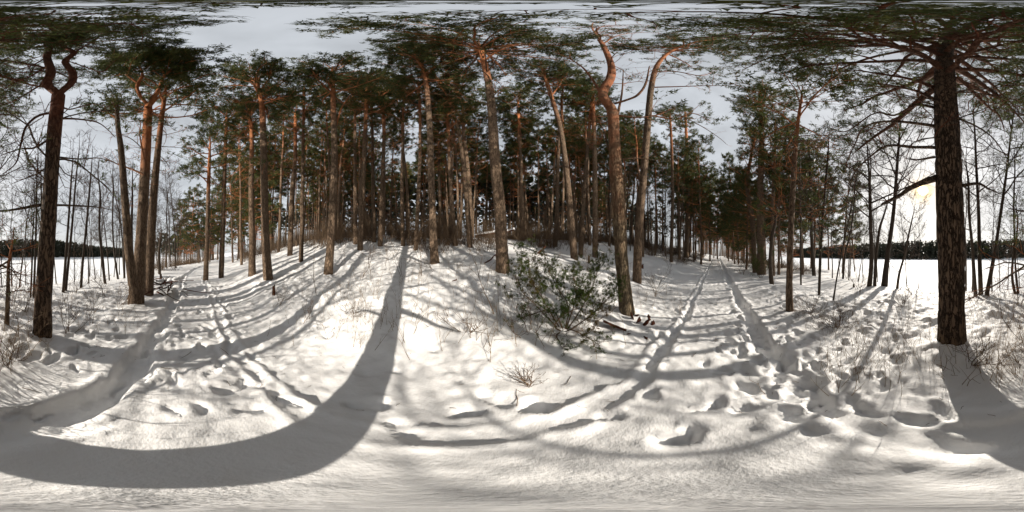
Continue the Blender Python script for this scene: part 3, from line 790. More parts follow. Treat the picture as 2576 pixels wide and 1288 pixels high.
bare('bare_tree', 'wavy thin double stem near the right edge', [(2556, 746, 9), (2546, 690, 7), (2552, 600, 6), (2550, 520, 5), (2553, 430, 4)], R=1.5, nl=16, seed=8, ext=2.0, leaf=.2)
bare('bare_tree', 'thin wavy stem standing at the right edge of the view', [(2563, 746, 8), (2556, 690, 6), (2554, 640, 5), (2560, 560, 4)], R=1.0, nl=8, seed=9, ext=1.6)
LL = 'bare trees between the left pines'
for k, (lb, pts, R, nl, ext) in enumerate([
        ('lone thin dark stem leaning right, third right of the lyre pine', [(203, 730, 8), (208, 660, 7), (218, 560, 6), (226, 470, 5)], 1.0, 8, 3),
        ('thin bare stem bowed left with twiggy foot', [(266, 715, 8), (258, 660, 7), (250, 570, 6), (252, 490, 5)], 1.2, 10, 3),
        ('left stem of the pair right behind the lyre pine', [(158, 740, 8), (166, 640, 7), (172, 560, 6), (178, 470, 5)], 1.1, 10, 3),
        ('right stem of the pair right behind the lyre pine', [(164, 738, 8), (174, 640, 7), (182, 560, 6), (192, 440, 4)], 1.1, 10, 3),
        ('forked bare tree close left of the twin-stemmed pine', [(340 - 3, 716, 9), (333, 660, 8), (331, 580, 7), (333, 500, 5)], 1.3, 10, 3),
        ('slim stem leaning right, left of the twin-stemmed pine', [(346 - 48, 698, 6), (288, 640, 5), (283, 560, 4), (285, 480, 4)], 1.2, 10, 3),
        ('slim straight bare stem halfway between the left pines', [(313, 690, 6), (312, 620, 5), (311, 540, 4), (312, 460, 4)], 1.2, 10, 3.5),
        ('thin bare stem left of the lyre pine, taller of three', [(84, 755, 7), (88, 660, 6), (91, 560, 5), (92, 470, 4)], 1.2, 12, 3),
        ('short bare stem left of the lyre pine', [(76, 756, 5), (80, 680, 5), (82, 600, 4)], 1.0, 8, 2.5),
        ('curved bare stem touching the lyre pine on its left', [(96, 758, 7), (100, 680, 6), (104, 600, 5), (104, 500, 4)], 1.0, 8, 3),
        ('crooked small snag behind the brush pile', [(470 - 68, 690, 8), (400, 640, 7), (404, 600, 5)], .7, 5, 1)]):
    bare('bare_tree', lb, pts, R=R, nl=nl, ext=ext, group=LL, seed=20 + k, d=None if k not in (5, 6) else 11)
bare('bare_tree', 'bent dark leafless tree in front of the pines right of the road', [(1942, 718, 13), (1938, 660, 10), (1942, 600, 9), (1950, 560, 7)], R=1.4, nl=12, ext=1.5, start=.4, group='trees on the right road verge', seed=40)
for k, (lb, pts) in enumerate([('thin reddish stem right of the trunk with stubs', [(2060, 740, 8), (2064, 640, 7), (2072, 520, 6), (2082, 400, 5)]),
                               ('pale trunk standing behind the reddish stem', [(2048, 695, 11), (2042, 600, 9), (2040, 500, 8), (2036, 390, 6)]),
                               ('thin sapling leaning right above the trampled lake path', [(2094, 758, 5), (2105, 700, 4), (2120, 620, 4), (2140, 530, 3)]),
                               ('slanting bare stem at the brushy bank before the lake', [(2120, 690, 6), (2126, 640, 5), (2140, 580, 4), (2150, 500, 3)]),
                               ('dark thin stem between the stubby trunk and the pale trunk', [(2015, 715, 5), (2014, 640, 5), (2014, 540, 4), (2012, 440, 4)])]):
    bare('bare_tree', lb, pts, R=1.5, nl=14, ext=2.5, seed=50 + k, group='trees on the right road verge', leaf=.1, start=.25)

# ------------------------------------------------------------------ the stand behind: prototypes and copies
def proto_pine(seed, H, r, cs, R, nl, bend=.5, blades=8, ln=.22, wd=.058, dens=.85, dead=8, wood=None, leaf=1.0, pitch=(-.15, .8)):
    rng = np.random.default_rng(9000 + seed)
    wood = wood or PINE
    a = rng.uniform(0, 6.28)
    T = []
    for f in np.linspace(0, 1, 8):
        o = bend * math.sin(f * rng.uniform(1.8, 2.6)) * f
        T.append([math.cos(a) * o + rng.normal(0, .03), math.sin(a) * o + rng.normal(0, .03), f * H - .25 * (f == 0), max(.012, r * (1 - .85 * f ** 1.3) * (1.12 if f == 0 else 1))])
    T = np.array(T)
    root = obj('background_pine', None, None, (0, 0, 0), 'x', 'pine tree', 'x')
    obj('trunk', trunk_mesh('trunk', T, 10, .4, .006, wood, H, rng), root)
    C = Twigs(); Sp = spline(T, 120)
    for i in range(nl + dead):
        dd_ = i >= nl
        f = rng.uniform(cs * .5, cs) if dd_ else cs + (1 - cs) * (i + rng.random()) / nl * .98
        k = min(119, int(f * 119)); p, rr = Sp[k, :3], Sp[k, 3]
        g = (f - cs) / (1 - cs)
        L = R * (.6 + .4 * math.sin(math.pi * min(1, .2 + .7 * g)) if g < .7 else 1 - 2.2 * (g - .7)) * rng.uniform(.6, 1.2)
        if dd_: L = rng.uniform(.4, 1.6)
        P = limb_line(rng, p, i * 2.4 + rng.normal(0, .4), rng.uniform(-.3, .3) if dd_ else pitch[0] + (pitch[1] - pitch[0]) * g, L, 8, .3, .12)
        P4 = P[[0, 2, 5, 7]]
        r0 = min(rr * .6, .012 + .012 * L)
        C.sub.append(P4); C.subr.append(r0 * np.array([1, .8, .5, .2]))
        dress(C, rng, P, L, r0, 0 if dd_ else leaf, .3, nsub=4 if dd_ else None, dens=dens, rmin=.010, tmin=.006)
    obj('crown', C.mesh('crown', rng, wood, NEEDLE, blades, ln, wd), root)
    return root

def proto_bare(seed, H, r, cs, R, nl, bend=.6, wood=None, dens=1.1, name='bare_tree', cat='bare tree'):
    rng = np.random.default_rng(7000 + seed)
    wood = wood or BARE
    a = rng.uniform(0, 6.28); T = []
    for f in np.linspace(0, 1, 8):
        o = bend * math.sin(f * 2.2) * f
        T.append([math.cos(a) * o + rng.normal(0, .04), math.sin(a) * o + rng.normal(0, .04), f * H - .2 * (f == 0), max(.005, r * (1 - .92 * f))])
    T = np.array(T)
    root = obj(name, None, None, (0, 0, 0), 'x', cat, 'x')
    obj('trunk', trunk_mesh('trunk', T, 7, .35, 0, wood, H, rng), root)
    C = Twigs(); Sp = spline(T, 100)
    for i in range(nl):
        f = cs + (1 - cs) * (i + rng.random()) / nl
        k = min(99, int(f * 99)); p, rr = Sp[k, :3], Sp[k, 3]
        L = R * (1.2 - .7 * f) * rng.uniform(.5, 1.2)
        P = limb_line(rng, p, i * 2.4 + rng.normal(0, .4), rng.uniform(.3, 1.0), L, 8, .5, .15)
        r0 = min(rr * .6, .005 + .009 * L)
        C.sub.append(P[[0, 2, 5, 7]]); C.subr.append(r0 * np.array([1, .8, .5, .2]))
        dress(C, rng, P, L, r0, 0, .2, dens=dens, twl=H * .06, rmin=.012, tmin=.008)
    obj('crown', C.mesh('crown', rng, wood, None), root)
    return root

RP = np.random.default_rng(77)
TAKEN = list(ENT)
def free(x, y, gap):
    for a, b in TAKEN:
        if (a - x) ** 2 + (b - y) ** 2 < gap * gap: return False
    TAKEN.append((x, y)); return True
def scatter(n, s0, s1, t0, t1, gap, keep=None, tries=40):
    out = []
    for _ in range(n * tries):
        if len(out) >= n: break
        s, t = RP.uniform(s0, s1), RP.uniform(t0, t1)
        tc = t - float(road_c(s))
        if abs(tc) < 2.4: continue
        x, y = xy(s, t)
        if keep and not keep(x, y, s, t): continue
        if free(x, y, gap): out.append((x, y))
    return out
def plant(protos, spots, label, group, smin, smax, tilt=.03, first=None):
    used = first if first is not None else set()
    for x, y in spots:
        i = int(RP.integers(len(protos))); p = protos[i]
        loc = (x, y, ground(x, y)); rz = RP.uniform(0, 6.28); k = RP.uniform(smin, smax); w = k * RP.uniform(.85, 1.15)
        tl = tuple(RP.normal(0, tilt, 2))
        if i not in used:
            used.add(i); p.location = loc; p.rotation_euler = (*tl, rz); p.scale = (w, w, k); p['label'] = label; p['group'] = group
        else: copy_tree(p, loc, rz, (w, w, k), label, group, tl)
    return used

tall = [proto_pine(i, 18.5 + (i % 3), .115 + .02 * (i % 3), .53 + .06 * (i % 3), 2.0, 28, bend=.3 + .25 * (i % 3)) for i in range(7)]
us = plant(tall, scatter(84, -26, 26, 8.5, 21, 1.3, keep=lambda x, y, s, t: not (-14 < math.degrees(math.atan2(x, y)) < 2 and math.hypot(x, y) < 14.5)), 'sunlit slender pine standing on the crest of the snowy slope', 'pines on the crest of the slope', .85, 1.12)
plant(tall, scatter(118, -42, 42, 20, 42, 1.8), 'thin pine in the dense stand beyond the crest of the slope', 'pines of the dense stand', .85, 1.15, first=us)
plant(tall, scatter(28, 13, 50, 2.6, 9, 1.7), 'pine far along the left verge of the receding road', 'far pines left of the road', .8, 1.05, first=us)
low = [proto_pine(30 + i, 13.5 + i, .12, .24 + .05 * i, 2.3, 34, bend=.4, dens=.9, pitch=(-.25, .6), dead=12) for i in range(4)]
ul = plant(low, scatter(22, 14, 50, -12, -2.6, 1.9), 'shady low-branched pine on the lake side of the receding road', 'pines right of the road', .75, 1.15)
def spots(lst):
    out = []
    for px, d_ in lst:
        th = (px / 2576 - .5) * 2 * math.pi; x, y = d_ * math.sin(th), d_ * math.cos(th); TAKEN.append((x, y)); out.append((x, y))
    return out
plant(low, spots([(1768, 34), (1786, 27), (1796, 40), (1822, 44), (1842, 33), (1858, 38), (1872, 26), (1750, 24), (1735, 30), (1805, 33), (1890, 31), (1764, 20), (1848, 23), (1832, 28)]), 'tall shady pine beside the far end of the road', 'pines at the far end of the road', 1.0, 1.3, first=ul)
plant(low, spots([(452, 27), (478, 24), (500, 29), (528, 26), (560, 24), (598, 22), (470, 33)]), 'bushy green pine closing the view where the road bends away', 'bushy pines at the road bend', .72, .95, first=ul)
plant(low, spots([(1958, 13), (1985, 16), (2020, 13.5), (2062, 16), (2085, 22), (2120, 19), (1940, 19), (2040, 23), (2150, 27)]), 'low-branched pine between the road and the lake, behind the trunk with stubs', 'pines between road and lake', .8, 1.1, first=ul)
plant(low, scatter(6, -26, -15, 3.5, 9, 2.2), 'bushy green pine on the slope side of the road bend', 'bushy pines on the slope', .8, 1.1, first=ul)
plant(tall, scatter(16, -40, -13, 3, 9, 1.8), 'slim pine lining the road beyond the bend', 'slim pines beyond the road bend', .8, 1.0, first=us)
br = [proto_bare(i, 9.5 + i, .055 + .008 * i, .3, 1.7, 16) for i in range(4)]
ub = plant(br, scatter(34, -40, -11, -11, -2.6, 1.2), 'thin bare tree in the lakeside grove beyond the brush pile', 'bare trees of the left lakeside grove', .8, 1.2, .05)
plant(br, scatter(16, 9, 40, -16, -6, 1.8), 'thin bare tree among the shady pines right of the road', 'bare trees right of the road', .7, 1.1, .05, first=ub)
plant(br, scatter(18, 14, 30, 3, 14, 1.6), 'thin bare tree among the pines left of the receding road', 'bare trees left of the road', .7, 1.1, .05, first=ub)

plant(br, spots([(5, 10.5), (30, 12), (48, 9.8), (66, 11.5), (118, 12), (140, 10.2), (186, 11), (222, 10), (238, 12.5), (276, 10.5), (296, 12), (322, 11), (350, 13), (388, 12)]), 'thin bare tree on the lake bank between the left pines', 'thin bare trees on the left bank', .55, .9, .05, first=ub)
plant(br, spots([(2092, 13), (2112, 15), (2135, 12), (2160, 11.5), (2172, 14), (2208, 12), (2238, 13), (2280, 11.5), (2310, 12.5), (2430, 10.5), (2446, 12), (2496, 10), (2516, 11.5), (2534, 10.2), (2566, 11)]), 'thin bare tree on the lake bank near the sun and the huge pine', 'thin bare trees on the right bank', .5, .85, .05, first=ub)

# ------------------------------------------------------------------ far woods (seen only as a mass)
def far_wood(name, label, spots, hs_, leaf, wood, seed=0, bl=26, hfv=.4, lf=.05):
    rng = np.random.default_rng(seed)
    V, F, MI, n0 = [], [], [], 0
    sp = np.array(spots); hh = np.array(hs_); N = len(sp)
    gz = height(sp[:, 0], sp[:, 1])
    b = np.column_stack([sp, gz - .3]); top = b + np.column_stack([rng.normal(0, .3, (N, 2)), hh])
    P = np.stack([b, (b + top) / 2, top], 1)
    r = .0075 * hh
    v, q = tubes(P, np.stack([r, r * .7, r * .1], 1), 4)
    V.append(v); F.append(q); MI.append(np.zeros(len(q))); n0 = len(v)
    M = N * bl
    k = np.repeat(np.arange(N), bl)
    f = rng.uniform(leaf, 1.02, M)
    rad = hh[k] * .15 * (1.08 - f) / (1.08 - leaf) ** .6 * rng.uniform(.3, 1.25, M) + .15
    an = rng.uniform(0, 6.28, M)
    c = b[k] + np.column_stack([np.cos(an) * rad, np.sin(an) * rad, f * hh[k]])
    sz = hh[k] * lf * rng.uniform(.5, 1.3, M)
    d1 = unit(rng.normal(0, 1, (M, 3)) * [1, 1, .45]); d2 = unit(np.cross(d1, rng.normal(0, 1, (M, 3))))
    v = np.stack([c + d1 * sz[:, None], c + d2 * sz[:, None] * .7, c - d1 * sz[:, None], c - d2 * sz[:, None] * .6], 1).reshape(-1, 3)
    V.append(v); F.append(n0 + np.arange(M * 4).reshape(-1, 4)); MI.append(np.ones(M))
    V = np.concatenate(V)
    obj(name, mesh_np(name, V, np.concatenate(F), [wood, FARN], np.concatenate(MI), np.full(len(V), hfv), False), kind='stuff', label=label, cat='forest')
r_ = np.random.default_rng(3)
sp, hh = [], []
for _ in range(2500):
    s = r_.uniform(-420, 420); t = -208 - abs(r_.normal(0, 1)) * 26 - 12 * fbm(np.array([s * .02]), np.array([.5]), 5, 2)[0]
    hill = 6 * math.exp(-((s + 170) / 60) ** 2)
    sp.append(xy(s, t)); hh.append((17 + 7 * r_.random()) + hill + 2.5 * fbm(np.array([s * .05]), np.array([t * .05]), 9, 2)[0])
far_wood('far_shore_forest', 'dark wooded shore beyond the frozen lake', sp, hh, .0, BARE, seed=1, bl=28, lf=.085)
sp, hh = [], []
for _ in range(620):
    if r_.random() < .78: s, t = r_.uniform(-70, 75), 30 + 42 * r_.random() ** 1.3
    elif r_.random() < .5: s, t = r_.uniform(45, 110), r_.uniform(-12, 46)
    else: s, t = r_.uniform(-95, -45), r_.uniform(0, 46)
    if abs(t - road_c(s)) < 2.5 and -75 < s < 58: continue
    sp.append(xy(s, t)); hh.append(r_.uniform(15, 20))
for _ in range(150):
    s, t = r_.uniform(58, 95), r_.uniform(-16, 8); sp.append(xy(s, t)); hh.append(r_.uniform(10, 17))
for _ in range(150):
    s, t = r_.uniform(-90, -42), r_.uniform(-15, 6)
    if abs(t - road_c(s)) < 2 : continue
    sp.append(xy(s, t)); hh.append(r_.uniform(9, 15))
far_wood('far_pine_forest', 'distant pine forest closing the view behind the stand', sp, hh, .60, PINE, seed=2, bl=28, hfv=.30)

# ------------------------------------------------------------------ undergrowth
def stems_mesh(name, clumps, rng, wood, n=(6, 12), h=(.8, 2.0), spread=.35, r=.006, fork=2, flat=False):
    A, AR, B, BR = [], [], [], []
    for x, y, k in clumps:
        z = 0 if flat else ground(x, y)
        for _ in range(int(rng.integers(*n))):
            p = np.array([x + rng.normal(0, .25 * k), y + rng.normal(0, .25 * k), z - .05])
            d = unit(np.array([rng.normal(0, spread), rng.normal(0, spread), 1]))
            L = rng.uniform(*h) * k
            q = [p]
            for _i in range(3):
                d = unit(d + rng.normal(0, .12, 3)); q.append(q[-1] + d * L / 3)
            q = np.array(q); A.append(q); AR.append(r * k * np.array([1.2, .9, .6, .25]))
            for _j in range(fork):
                u = rng.uniform(.3, .95); a, t = along(q, u)
                d2 = unit(t + rng.normal(0, .5, 3)); l2 = L * rng.uniform(.2, .45)
                B.append(np.array([a, a + d2 * l2 * .5 + rng.normal(0, .02, 3), a + d2 * l2 + Z * .04])); BR.append(r * k * np.array([.6, .45, .2]))
    v1, q1 = tubes(A, AR, 3); v2, q2 = tubes(B, BR, 3)
    V = np.concatenate([v1, v2])
    return mesh_np(name, V, np.concatenate([q1, q2 + len(v1)]), wood, None, np.full(len(V), .5))
rt = np.random.default_rng(8)
protos = []
for k in range(7):
    c_ = [(rt.uniform(-1, 1), rt.uniform(-1, 1), rt.uniform(.6, 1.25)) for _ in range(7)]
    protos.append(stems_mesh('undergrowth_clump', c_, rt, TWIG, (8, 14), (.8, 2.2), .30, .010, 4, flat=True))
under = obj('undergrowth', None, None, (0, 0, 0), label='brown leafless undergrowth filling the forest floor', cat='undergrowth', kind='stuff')
def thicket(n, s0, s1, t0, t1, k0, k1, power=1.0):
    m = 0
    while m < n:
        s, t = rt.uniform(s0, s1), t0 + (t1 - t0) * rt.random() ** power
        if abs(t - road_c(s)) < 3.2: continue
        x, y = xy(s, t); m += 1
        o = obj('clump', protos[int(rt.integers(7))], under, (x, y, ground(x, y) - .15), kind='stuff')
        k = rt.uniform(k0, k1); o.scale = (1, 1, k); o.rotation_euler = (0, 0, rt.uniform(0, 6.28))
thicket(160, -30, 32, 12.5, 30, .6, 1.35)
thicket(60, -24, 26, 8.5, 12.5, .6, 1.1)
thicket(30, 14, 45, 3.2, 9, .4, .8)
thicket(40, 14, 45, -11, -3.2, .4, .8)
thicket(40, -42, -14, -9, 12, .5, .95)
cl = []
for px0, px1, py0, py1, n in ((690, 900, 715, 850, 26), (880, 1290, 690, 880, 70), (1290, 1580, 700, 900, 34), (1600, 1760, 690, 790, 26), (900, 1450, 640, 690, 40), (2440, 2576, 748, 790, 22), (0, 110, 745, 800, 22), (180, 330, 722, 760, 26), (2150, 2350, 722, 770, 30), (2080, 2360, 770, 960, 90), (2440, 2576, 770, 960, 60), (0, 90, 820, 900, 26), (130, 330, 760, 830, 26), (2010, 2160, 760, 830, 26), (1790, 1900, 662, 690, 20)):
    for _ in range(n):
        x, y, d_ = stand(rt.uniform(px0, px1), rt.uniform(py0, py1)); cl.append((x, y, rt.uniform(.5, 1.1)))
obj('dry_weeds', stems_mesh('dry_weeds', cl, rt, STALK, (2, 6), (.2, .7), .25, .0036, 2), label='thin dry weed stalks poking through the snow', cat='weeds', kind='stuff')

def shrub(label, px, py, h, n, group, spread=.5, seed=0, d=None, name='bare_shrub', cat='shrub', rad=.008, dens=.8, wood=None):
    rng = np.random.default_rng(300 + seed)
    x, y, dd = stand(px, py)
    z = ground(x, y)
    root = obj(name, None, None, (x, y, z), label, cat, group)
    C = Twigs()
    for i in range(n):
        p = np.array([rng.normal(0, .05), rng.normal(0, .05), -.08])
        P = limb_line(rng, p, rng.uniform(0, 6.28), rng.uniform(1.5 - spread * 1.2, 1.5), h * rng.uniform(.6, 1.05), 8, .1, .16)
        rr = rad * np.linspace(1, .25, 8)
        v, q = tubes(P[None], rr[None], 5)
        obj('stem', mesh_np('stem', v, q, wood or TWIG, None, np.full(len(v), .5)), root)
        dress(C, rng, P, h, rad * .9, 0, .2, nsub=6, dens=dens, twl=h * .16, rmin=.004, tmin=.0028)
    obj('crown', C.mesh('crown', rng, wood or TWIG, None), root)
    return root
SL = 'bare saplings and shrubs on the slope'
for k, (lb, px, py, h, n, sp_) in enumerate([
        ('thin bare sapling rising out of the dark branch on the slope', 801, 753, 1.6, 1, .15), ('bare sapling left of the juniper', 1244, 797, 1.25, 1, .12),
        ('pale bare sapling below the pine with smooth orange top', 913, 698, 2.0, 1, .12), ('bare sapling right of the pale one on the slope', 937, 696, 1.7, 1, .12),
        ('bare sapling at mid slope below the slender pale pine', 972, 683, 1.6, 2, .2), ('spindly bare sapling at the top of the broad shadow', 1012, 700, 1.2, 2, .35),
        ('forked bare sapling left of the pine bending left', 1064, 696, 1.6, 2, .25), ('small bare sapling at the foot of the pine bending left', 1088, 693, .9, 2, .3),
        ('pair of thin saplings below the orange-topped pine', 863, 668, 1.7, 2, .15), ('low arching twigs in the middle of the broad shadow', 885, 800, .55, 3, 1.0),
        ('low bare twigs right of the broad shadow', 1180, 840, .55, 4, 1.1), ('arching bare twigs lying below the juniper', 1330, 850, .7, 4, 1.0),
        ('twiggy bare shrub at the right foot of the juniper', 1475, 815, .8, 5, .8), ('spindly shrub beside the road left of the ruts', 1650, 745, 1.2, 5, .6),
        ('two thin saplings left of the road', 1685, 690, 1.6, 2, .12), ('slender sapling left of the old crooked pine', 1540, 745, 1.7, 1, .12),
        ('bare thicket left of the straight dark pine', 1480, 690, 1.5, 4, .4), ('small twig clump standing alone in the smooth snow', 1318, 960, .25, 4, .7),
        ('bare twigs on the slope below the sunlit curved pine', 700, 770, .8, 3, .5), ('tiny twig standing by the long diagonal shadow', 770, 812, .5, 2, .5)]):
    shrub(lb, px, py, h, n, SL, sp_, k, rad=.007 if n > 1 else .011)
LS_ = 'bare shrubs on the lake side'
for k, (lb, px, py, h, n, sp_) in enumerate([
        ('tangled bare shrub right beside the lyre pine', 168, 838, 1.1, 6, .7), ('small dark sapling with side twigs between the left pines', 236, 812, 1.1, 2, .3),
        ('thin pale sapling bent beside the snow at the left edge', 40, 892, 1.3, 2, .35), ('dense brown brush right of the trunk with stubs', 2040, 785, .7, 12, .9),
        ('dense brown brush spreading over the bank before the lake', 2110, 815, .7, 12, .9), ('bare twigs in front of the huge pine', 2440, 930, .55, 6, .9),
        ('bare shrub under the leaning tree nearest the sun', 2300, 745, .7, 8, .9), ('feathery bare shrub on the bank right of the huge pine', 2520, 735, 1.5, 6, .4),
        ('multi-stemmed bare bush on the lake bank right of the road', 2130, 690, 2.6, 8, .45), ('twiggy bare bush behind the small dark sapling', 262, 745, 1.4, 6, .5),
        ('spreading bare shrub on the bank left of the lyre pine', 60, 790, 1.2, 7, .6), ('tall feathery bare shrub by the lake at the left edge', 30, 765, 1.8, 6, .35),
        ('upright bare shrub on the bank below the pair of stems', 190, 745, 1.6, 7, .4), ('bare shrub on the lake bank left of the forked bare tree', 2160, 735, 1.6, 7, .45), ('low brown brush below the small crooked bare tree', 2270, 765, .8, 9, .9),
        ('bare brush behind the huge pine on its right', 2452, 770, 1.0, 7, .6), ('pale dry brush at the right edge on the bank', 2562, 775, 1.1, 8, .6),
        ('low bare weeds at the left edge by the shadow', 12, 925, .5, 5, .6), ('thin twigs standing left of the twin-stemmed pine', 300, 770, .9, 4, .5), ('brown brush under the juniper-wrapped pine', 1870, 690, .8, 10, .8)]):
    shrub(lb, px, py, h, n, LS_, sp_, 40 + k, rad=.0075)

# juniper bush: several crooked stems with scaly green sprays
def juniper(label, px, py, stems, seed, group=None, hs=1.0, blades=10):
    rng = np.random.default_rng(600 + seed)
    x, y, dd = stand(px, py); z = ground(x, y)
    root = obj('juniper_bush', None, None, (x, y, z), label, 'juniper', group)
    C = Twigs()
    base = np.array([x, y, z])
    for q, leaf in stems:
        K = len(q)
        P = np.array([at(a, b, dd * m) for a, b, m in q]) - base
        P[0] = P[0] * [.6, .6, 1]; P[0, 2] = min(P[0, 2], -.02)
        P = spline(P, 9)
        rr = .014 * np.linspace(1, .3, 9)
        v, f = tubes(P[None], rr[None], 6)
        obj('stem', mesh_np('stem', v, f, TWIG, None, np.full(len(v), .5)), root)
        L = float(np.sum(np.linalg.norm(np.diff(P, axis=0), axis=1)))
        dress(C, rng, P, L * .8, .012, leaf, .3, nsub=int(9 + L * 7), dens=2.0, twl=.11, rmin=.004, tmin=.002)
    obj('foliage', C.mesh('foliage', rng, TWIG, JUNI, int(blades * 1.8), .046, .0085), root)
juniper('sprawling green and brown juniper bush on the slope before the crooked pine', 1420, 830,
        [([(1405, 830, 1), (1370, 760, 1.02), (1335, 700, 1.05), (1330, 640, 1.1)], .8), ([(1400, 830, 1), (1350, 770, .98), (1310, 730, 1), (1295, 690, 1.02)], .6),
         ([(1420, 835, 1), (1430, 770, 1), (1400, 720, 1.05), (1380, 680, 1.08)], .7), ([(1425, 835, .98), (1460, 780, 1), (1490, 720, 1.05), (1510, 660, 1.1)], .8),
         ([(1430, 835, 1), (1490, 790, 1.0), (1530, 750, 1.02), (1555, 735, 1.04)], .8), ([(1420, 838, .97), (1440, 830, .9), (1480, 850, .86), (1510, 870, .85)], .5),
         ([(1415, 838, .97), (1395, 820, .9), (1420, 790, .88), (1470, 770, .9)], .8), ([(1410, 838, .95), (1400, 845, .88), (1420, 880, .82)], .35), ([(1425, 830, 1), (1450, 740, .98), (1440, 690, 1)], .7),
         ([(1415, 830, 1), (1390, 780, .95), (1340, 790, .94), (1310, 800, .94)], .3)], 1)
juniper('small dark juniper hugging the foot of the pine right of the road', 1914, 698,
        [([(1912, 698, 1), (1900, 670, .98), (1890, 640, .98)], .9), ([(1915, 700, .98), (1918, 665, .96), (1912, 625, .97)], .9), ([(1917, 700, 1), (1935, 670, .97), (1942, 640, .97)], .9), ([(1914, 702, .97), (1905, 690, .94), (1900, 660, .94)], .9)], 2, blades=8)

# ------------------------------------------------------------------ fallen wood, stubs, bark, litter
def log(name, label, a, b, da, db, r, snow=.0, seed=0, wood=None, cat='log', group=None, rise=0, wig=.03):
    rng = np.random.default_rng(800 + seed)
    A, B = at(a[0], a[1], da), at(b[0], b[1], db)
    base = np.array([(A[0] + B[0]) / 2, (A[1] + B[1]) / 2, 0]); base[2] = ground(base[0], base[1])
    root = obj(name, None, None, base, label, cat, group)
    P = np.array([A + (B - A) * f + rng.normal(0, wig, 3) * (0 < f < 1) for f in np.linspace(0, 1, 6)]) - base
    P = spline(P, 22)
    rr = r * np.linspace(1.05, .7, 22) * (1 + rng.normal(0, .05, 22)); rr[0] *= .8; rr[-1] *= .6
    Pc = np.vstack([P[:1], P, P[-1:]]); rc = np.concatenate([[.004], rr, [.004]])
    v, q = tubes(Pc[None], rc[None], 12)
    obj('wood', mesh_np('wood', v, q, wood or DEAD, None, np.full(len(v), .2)), root)
    if snow > 0:
        Q = P.copy(); Q[:, 2] += r * .75
        rs = snow * np.sin(np.linspace(.25, math.pi - .25, 22)) ** .3 * (1 + rng.normal(0, .08, 22))
        Qc = np.vstack([Q[:1], Q, Q[-1:]]); rc = np.concatenate([[.004], rs, [.004]])
        v, q = tubes(Qc[None], rc[None], 10)
        obj('snow_cap', mesh_np('snow_cap', v, q, CAP), root)
    return root
log('fallen_log', 'fallen trunk under a ridge of snow on the crest', (1195, 594), (1294, 577), 12.5, 12.2, .10, .11, 1, cat='log')
log('fallen_branch', 'reddish rotten branch in the snow left of the tallest pine', (1160, 692), (1240, 675), 6.0, 6.4, .05, 0, 2, cat='branch')
log('fallen_branch', 'dark broken branch lying where the diagonal shadow begins', (748, 742), (826, 739), 5.0, 5.2, .045, 0, 3, cat='branch')
log('fallen_branch', 'short broken stick poking from the snow on the slope', (964, 711), (986, 697), 5.6, 5.7, .028, 0, 4, cat='branch', wig=.005)
log('fallen_branch', 'dark pole leaning out of the snow behind the juniper', (1352, 638), (1374, 618), 8.5, 8.5, .04, 0, 5, cat='branch', wig=.005)
log('fallen_branch', 'bent dark limb propped against the tallest pine', (1215, 668), (1248, 640), 6.0, 6.1, .03, 0, 6, cat='branch', wig=.01)
log('fallen_branch', 'thin dark stick lying on the snow before the huge pine', (2216, 838), (2278, 836), 3.4, 3.5, .014, 0, 7, cat='branch', wig=.01)

def stub(label, px, py, h, r, seed, wood=None, lean=(0, 0)):
    rng = np.random.default_rng(820 + seed)
    x, y, dd = stand(px, py); z = ground(x, y)
    n, S = 14, 14
    V = []
    jag = rng.uniform(.6, 1.0, S)
    for i in range(n):
        f = i / (n - 1)
        for k in range(S):
            a = k / S * 6.283
            zz = -.1 + (h * jag[k] + .1) * f
            q = r * (1.25 - .35 * f) * (1 + .18 * math.sin(3 * a + seed) + rng.normal(0, .05))
            V.append((math.cos(a) * q + lean[0] * f, math.sin(a) * q + lean[1] * f, zz))
    V.append((lean[0], lean[1], h * .55))
    F = [(i * S + k, i * S + (k + 1) % S, (i + 1) * S + (k + 1) % S, (i + 1) * S + k) for i in range(n - 1) for k in range(S)]
    T = [((n - 1) * S + k, (n - 1) * S + (k + 1) % S, n * S) for k in range(S)]
    return obj('broken_stub', mesh_np('broken_stub', V, [F, T], wood or DEAD, None, np.full(len(V), .2)), None, (x, y, z), label, 'stump', None)
stub('dark jagged stub standing at the foot of the sunlit curved pine', 689, 748, .36, .045, 1)
stub('short broken post left of the straight dark pine', 1481, 662, .42, .05, 2, TWIG)
stub('broken stub right of the tall sweeping pine', 1616, 676, .3, .05, 3, DEAD, (.06, .03))
stub('weathered broken stub beyond the brush pile', 463 - 58, 712, .6, .06, 4, TWIG)
stub('low stub by the path to the lake', 2148, 722, .22, .05, 5, TWIG)

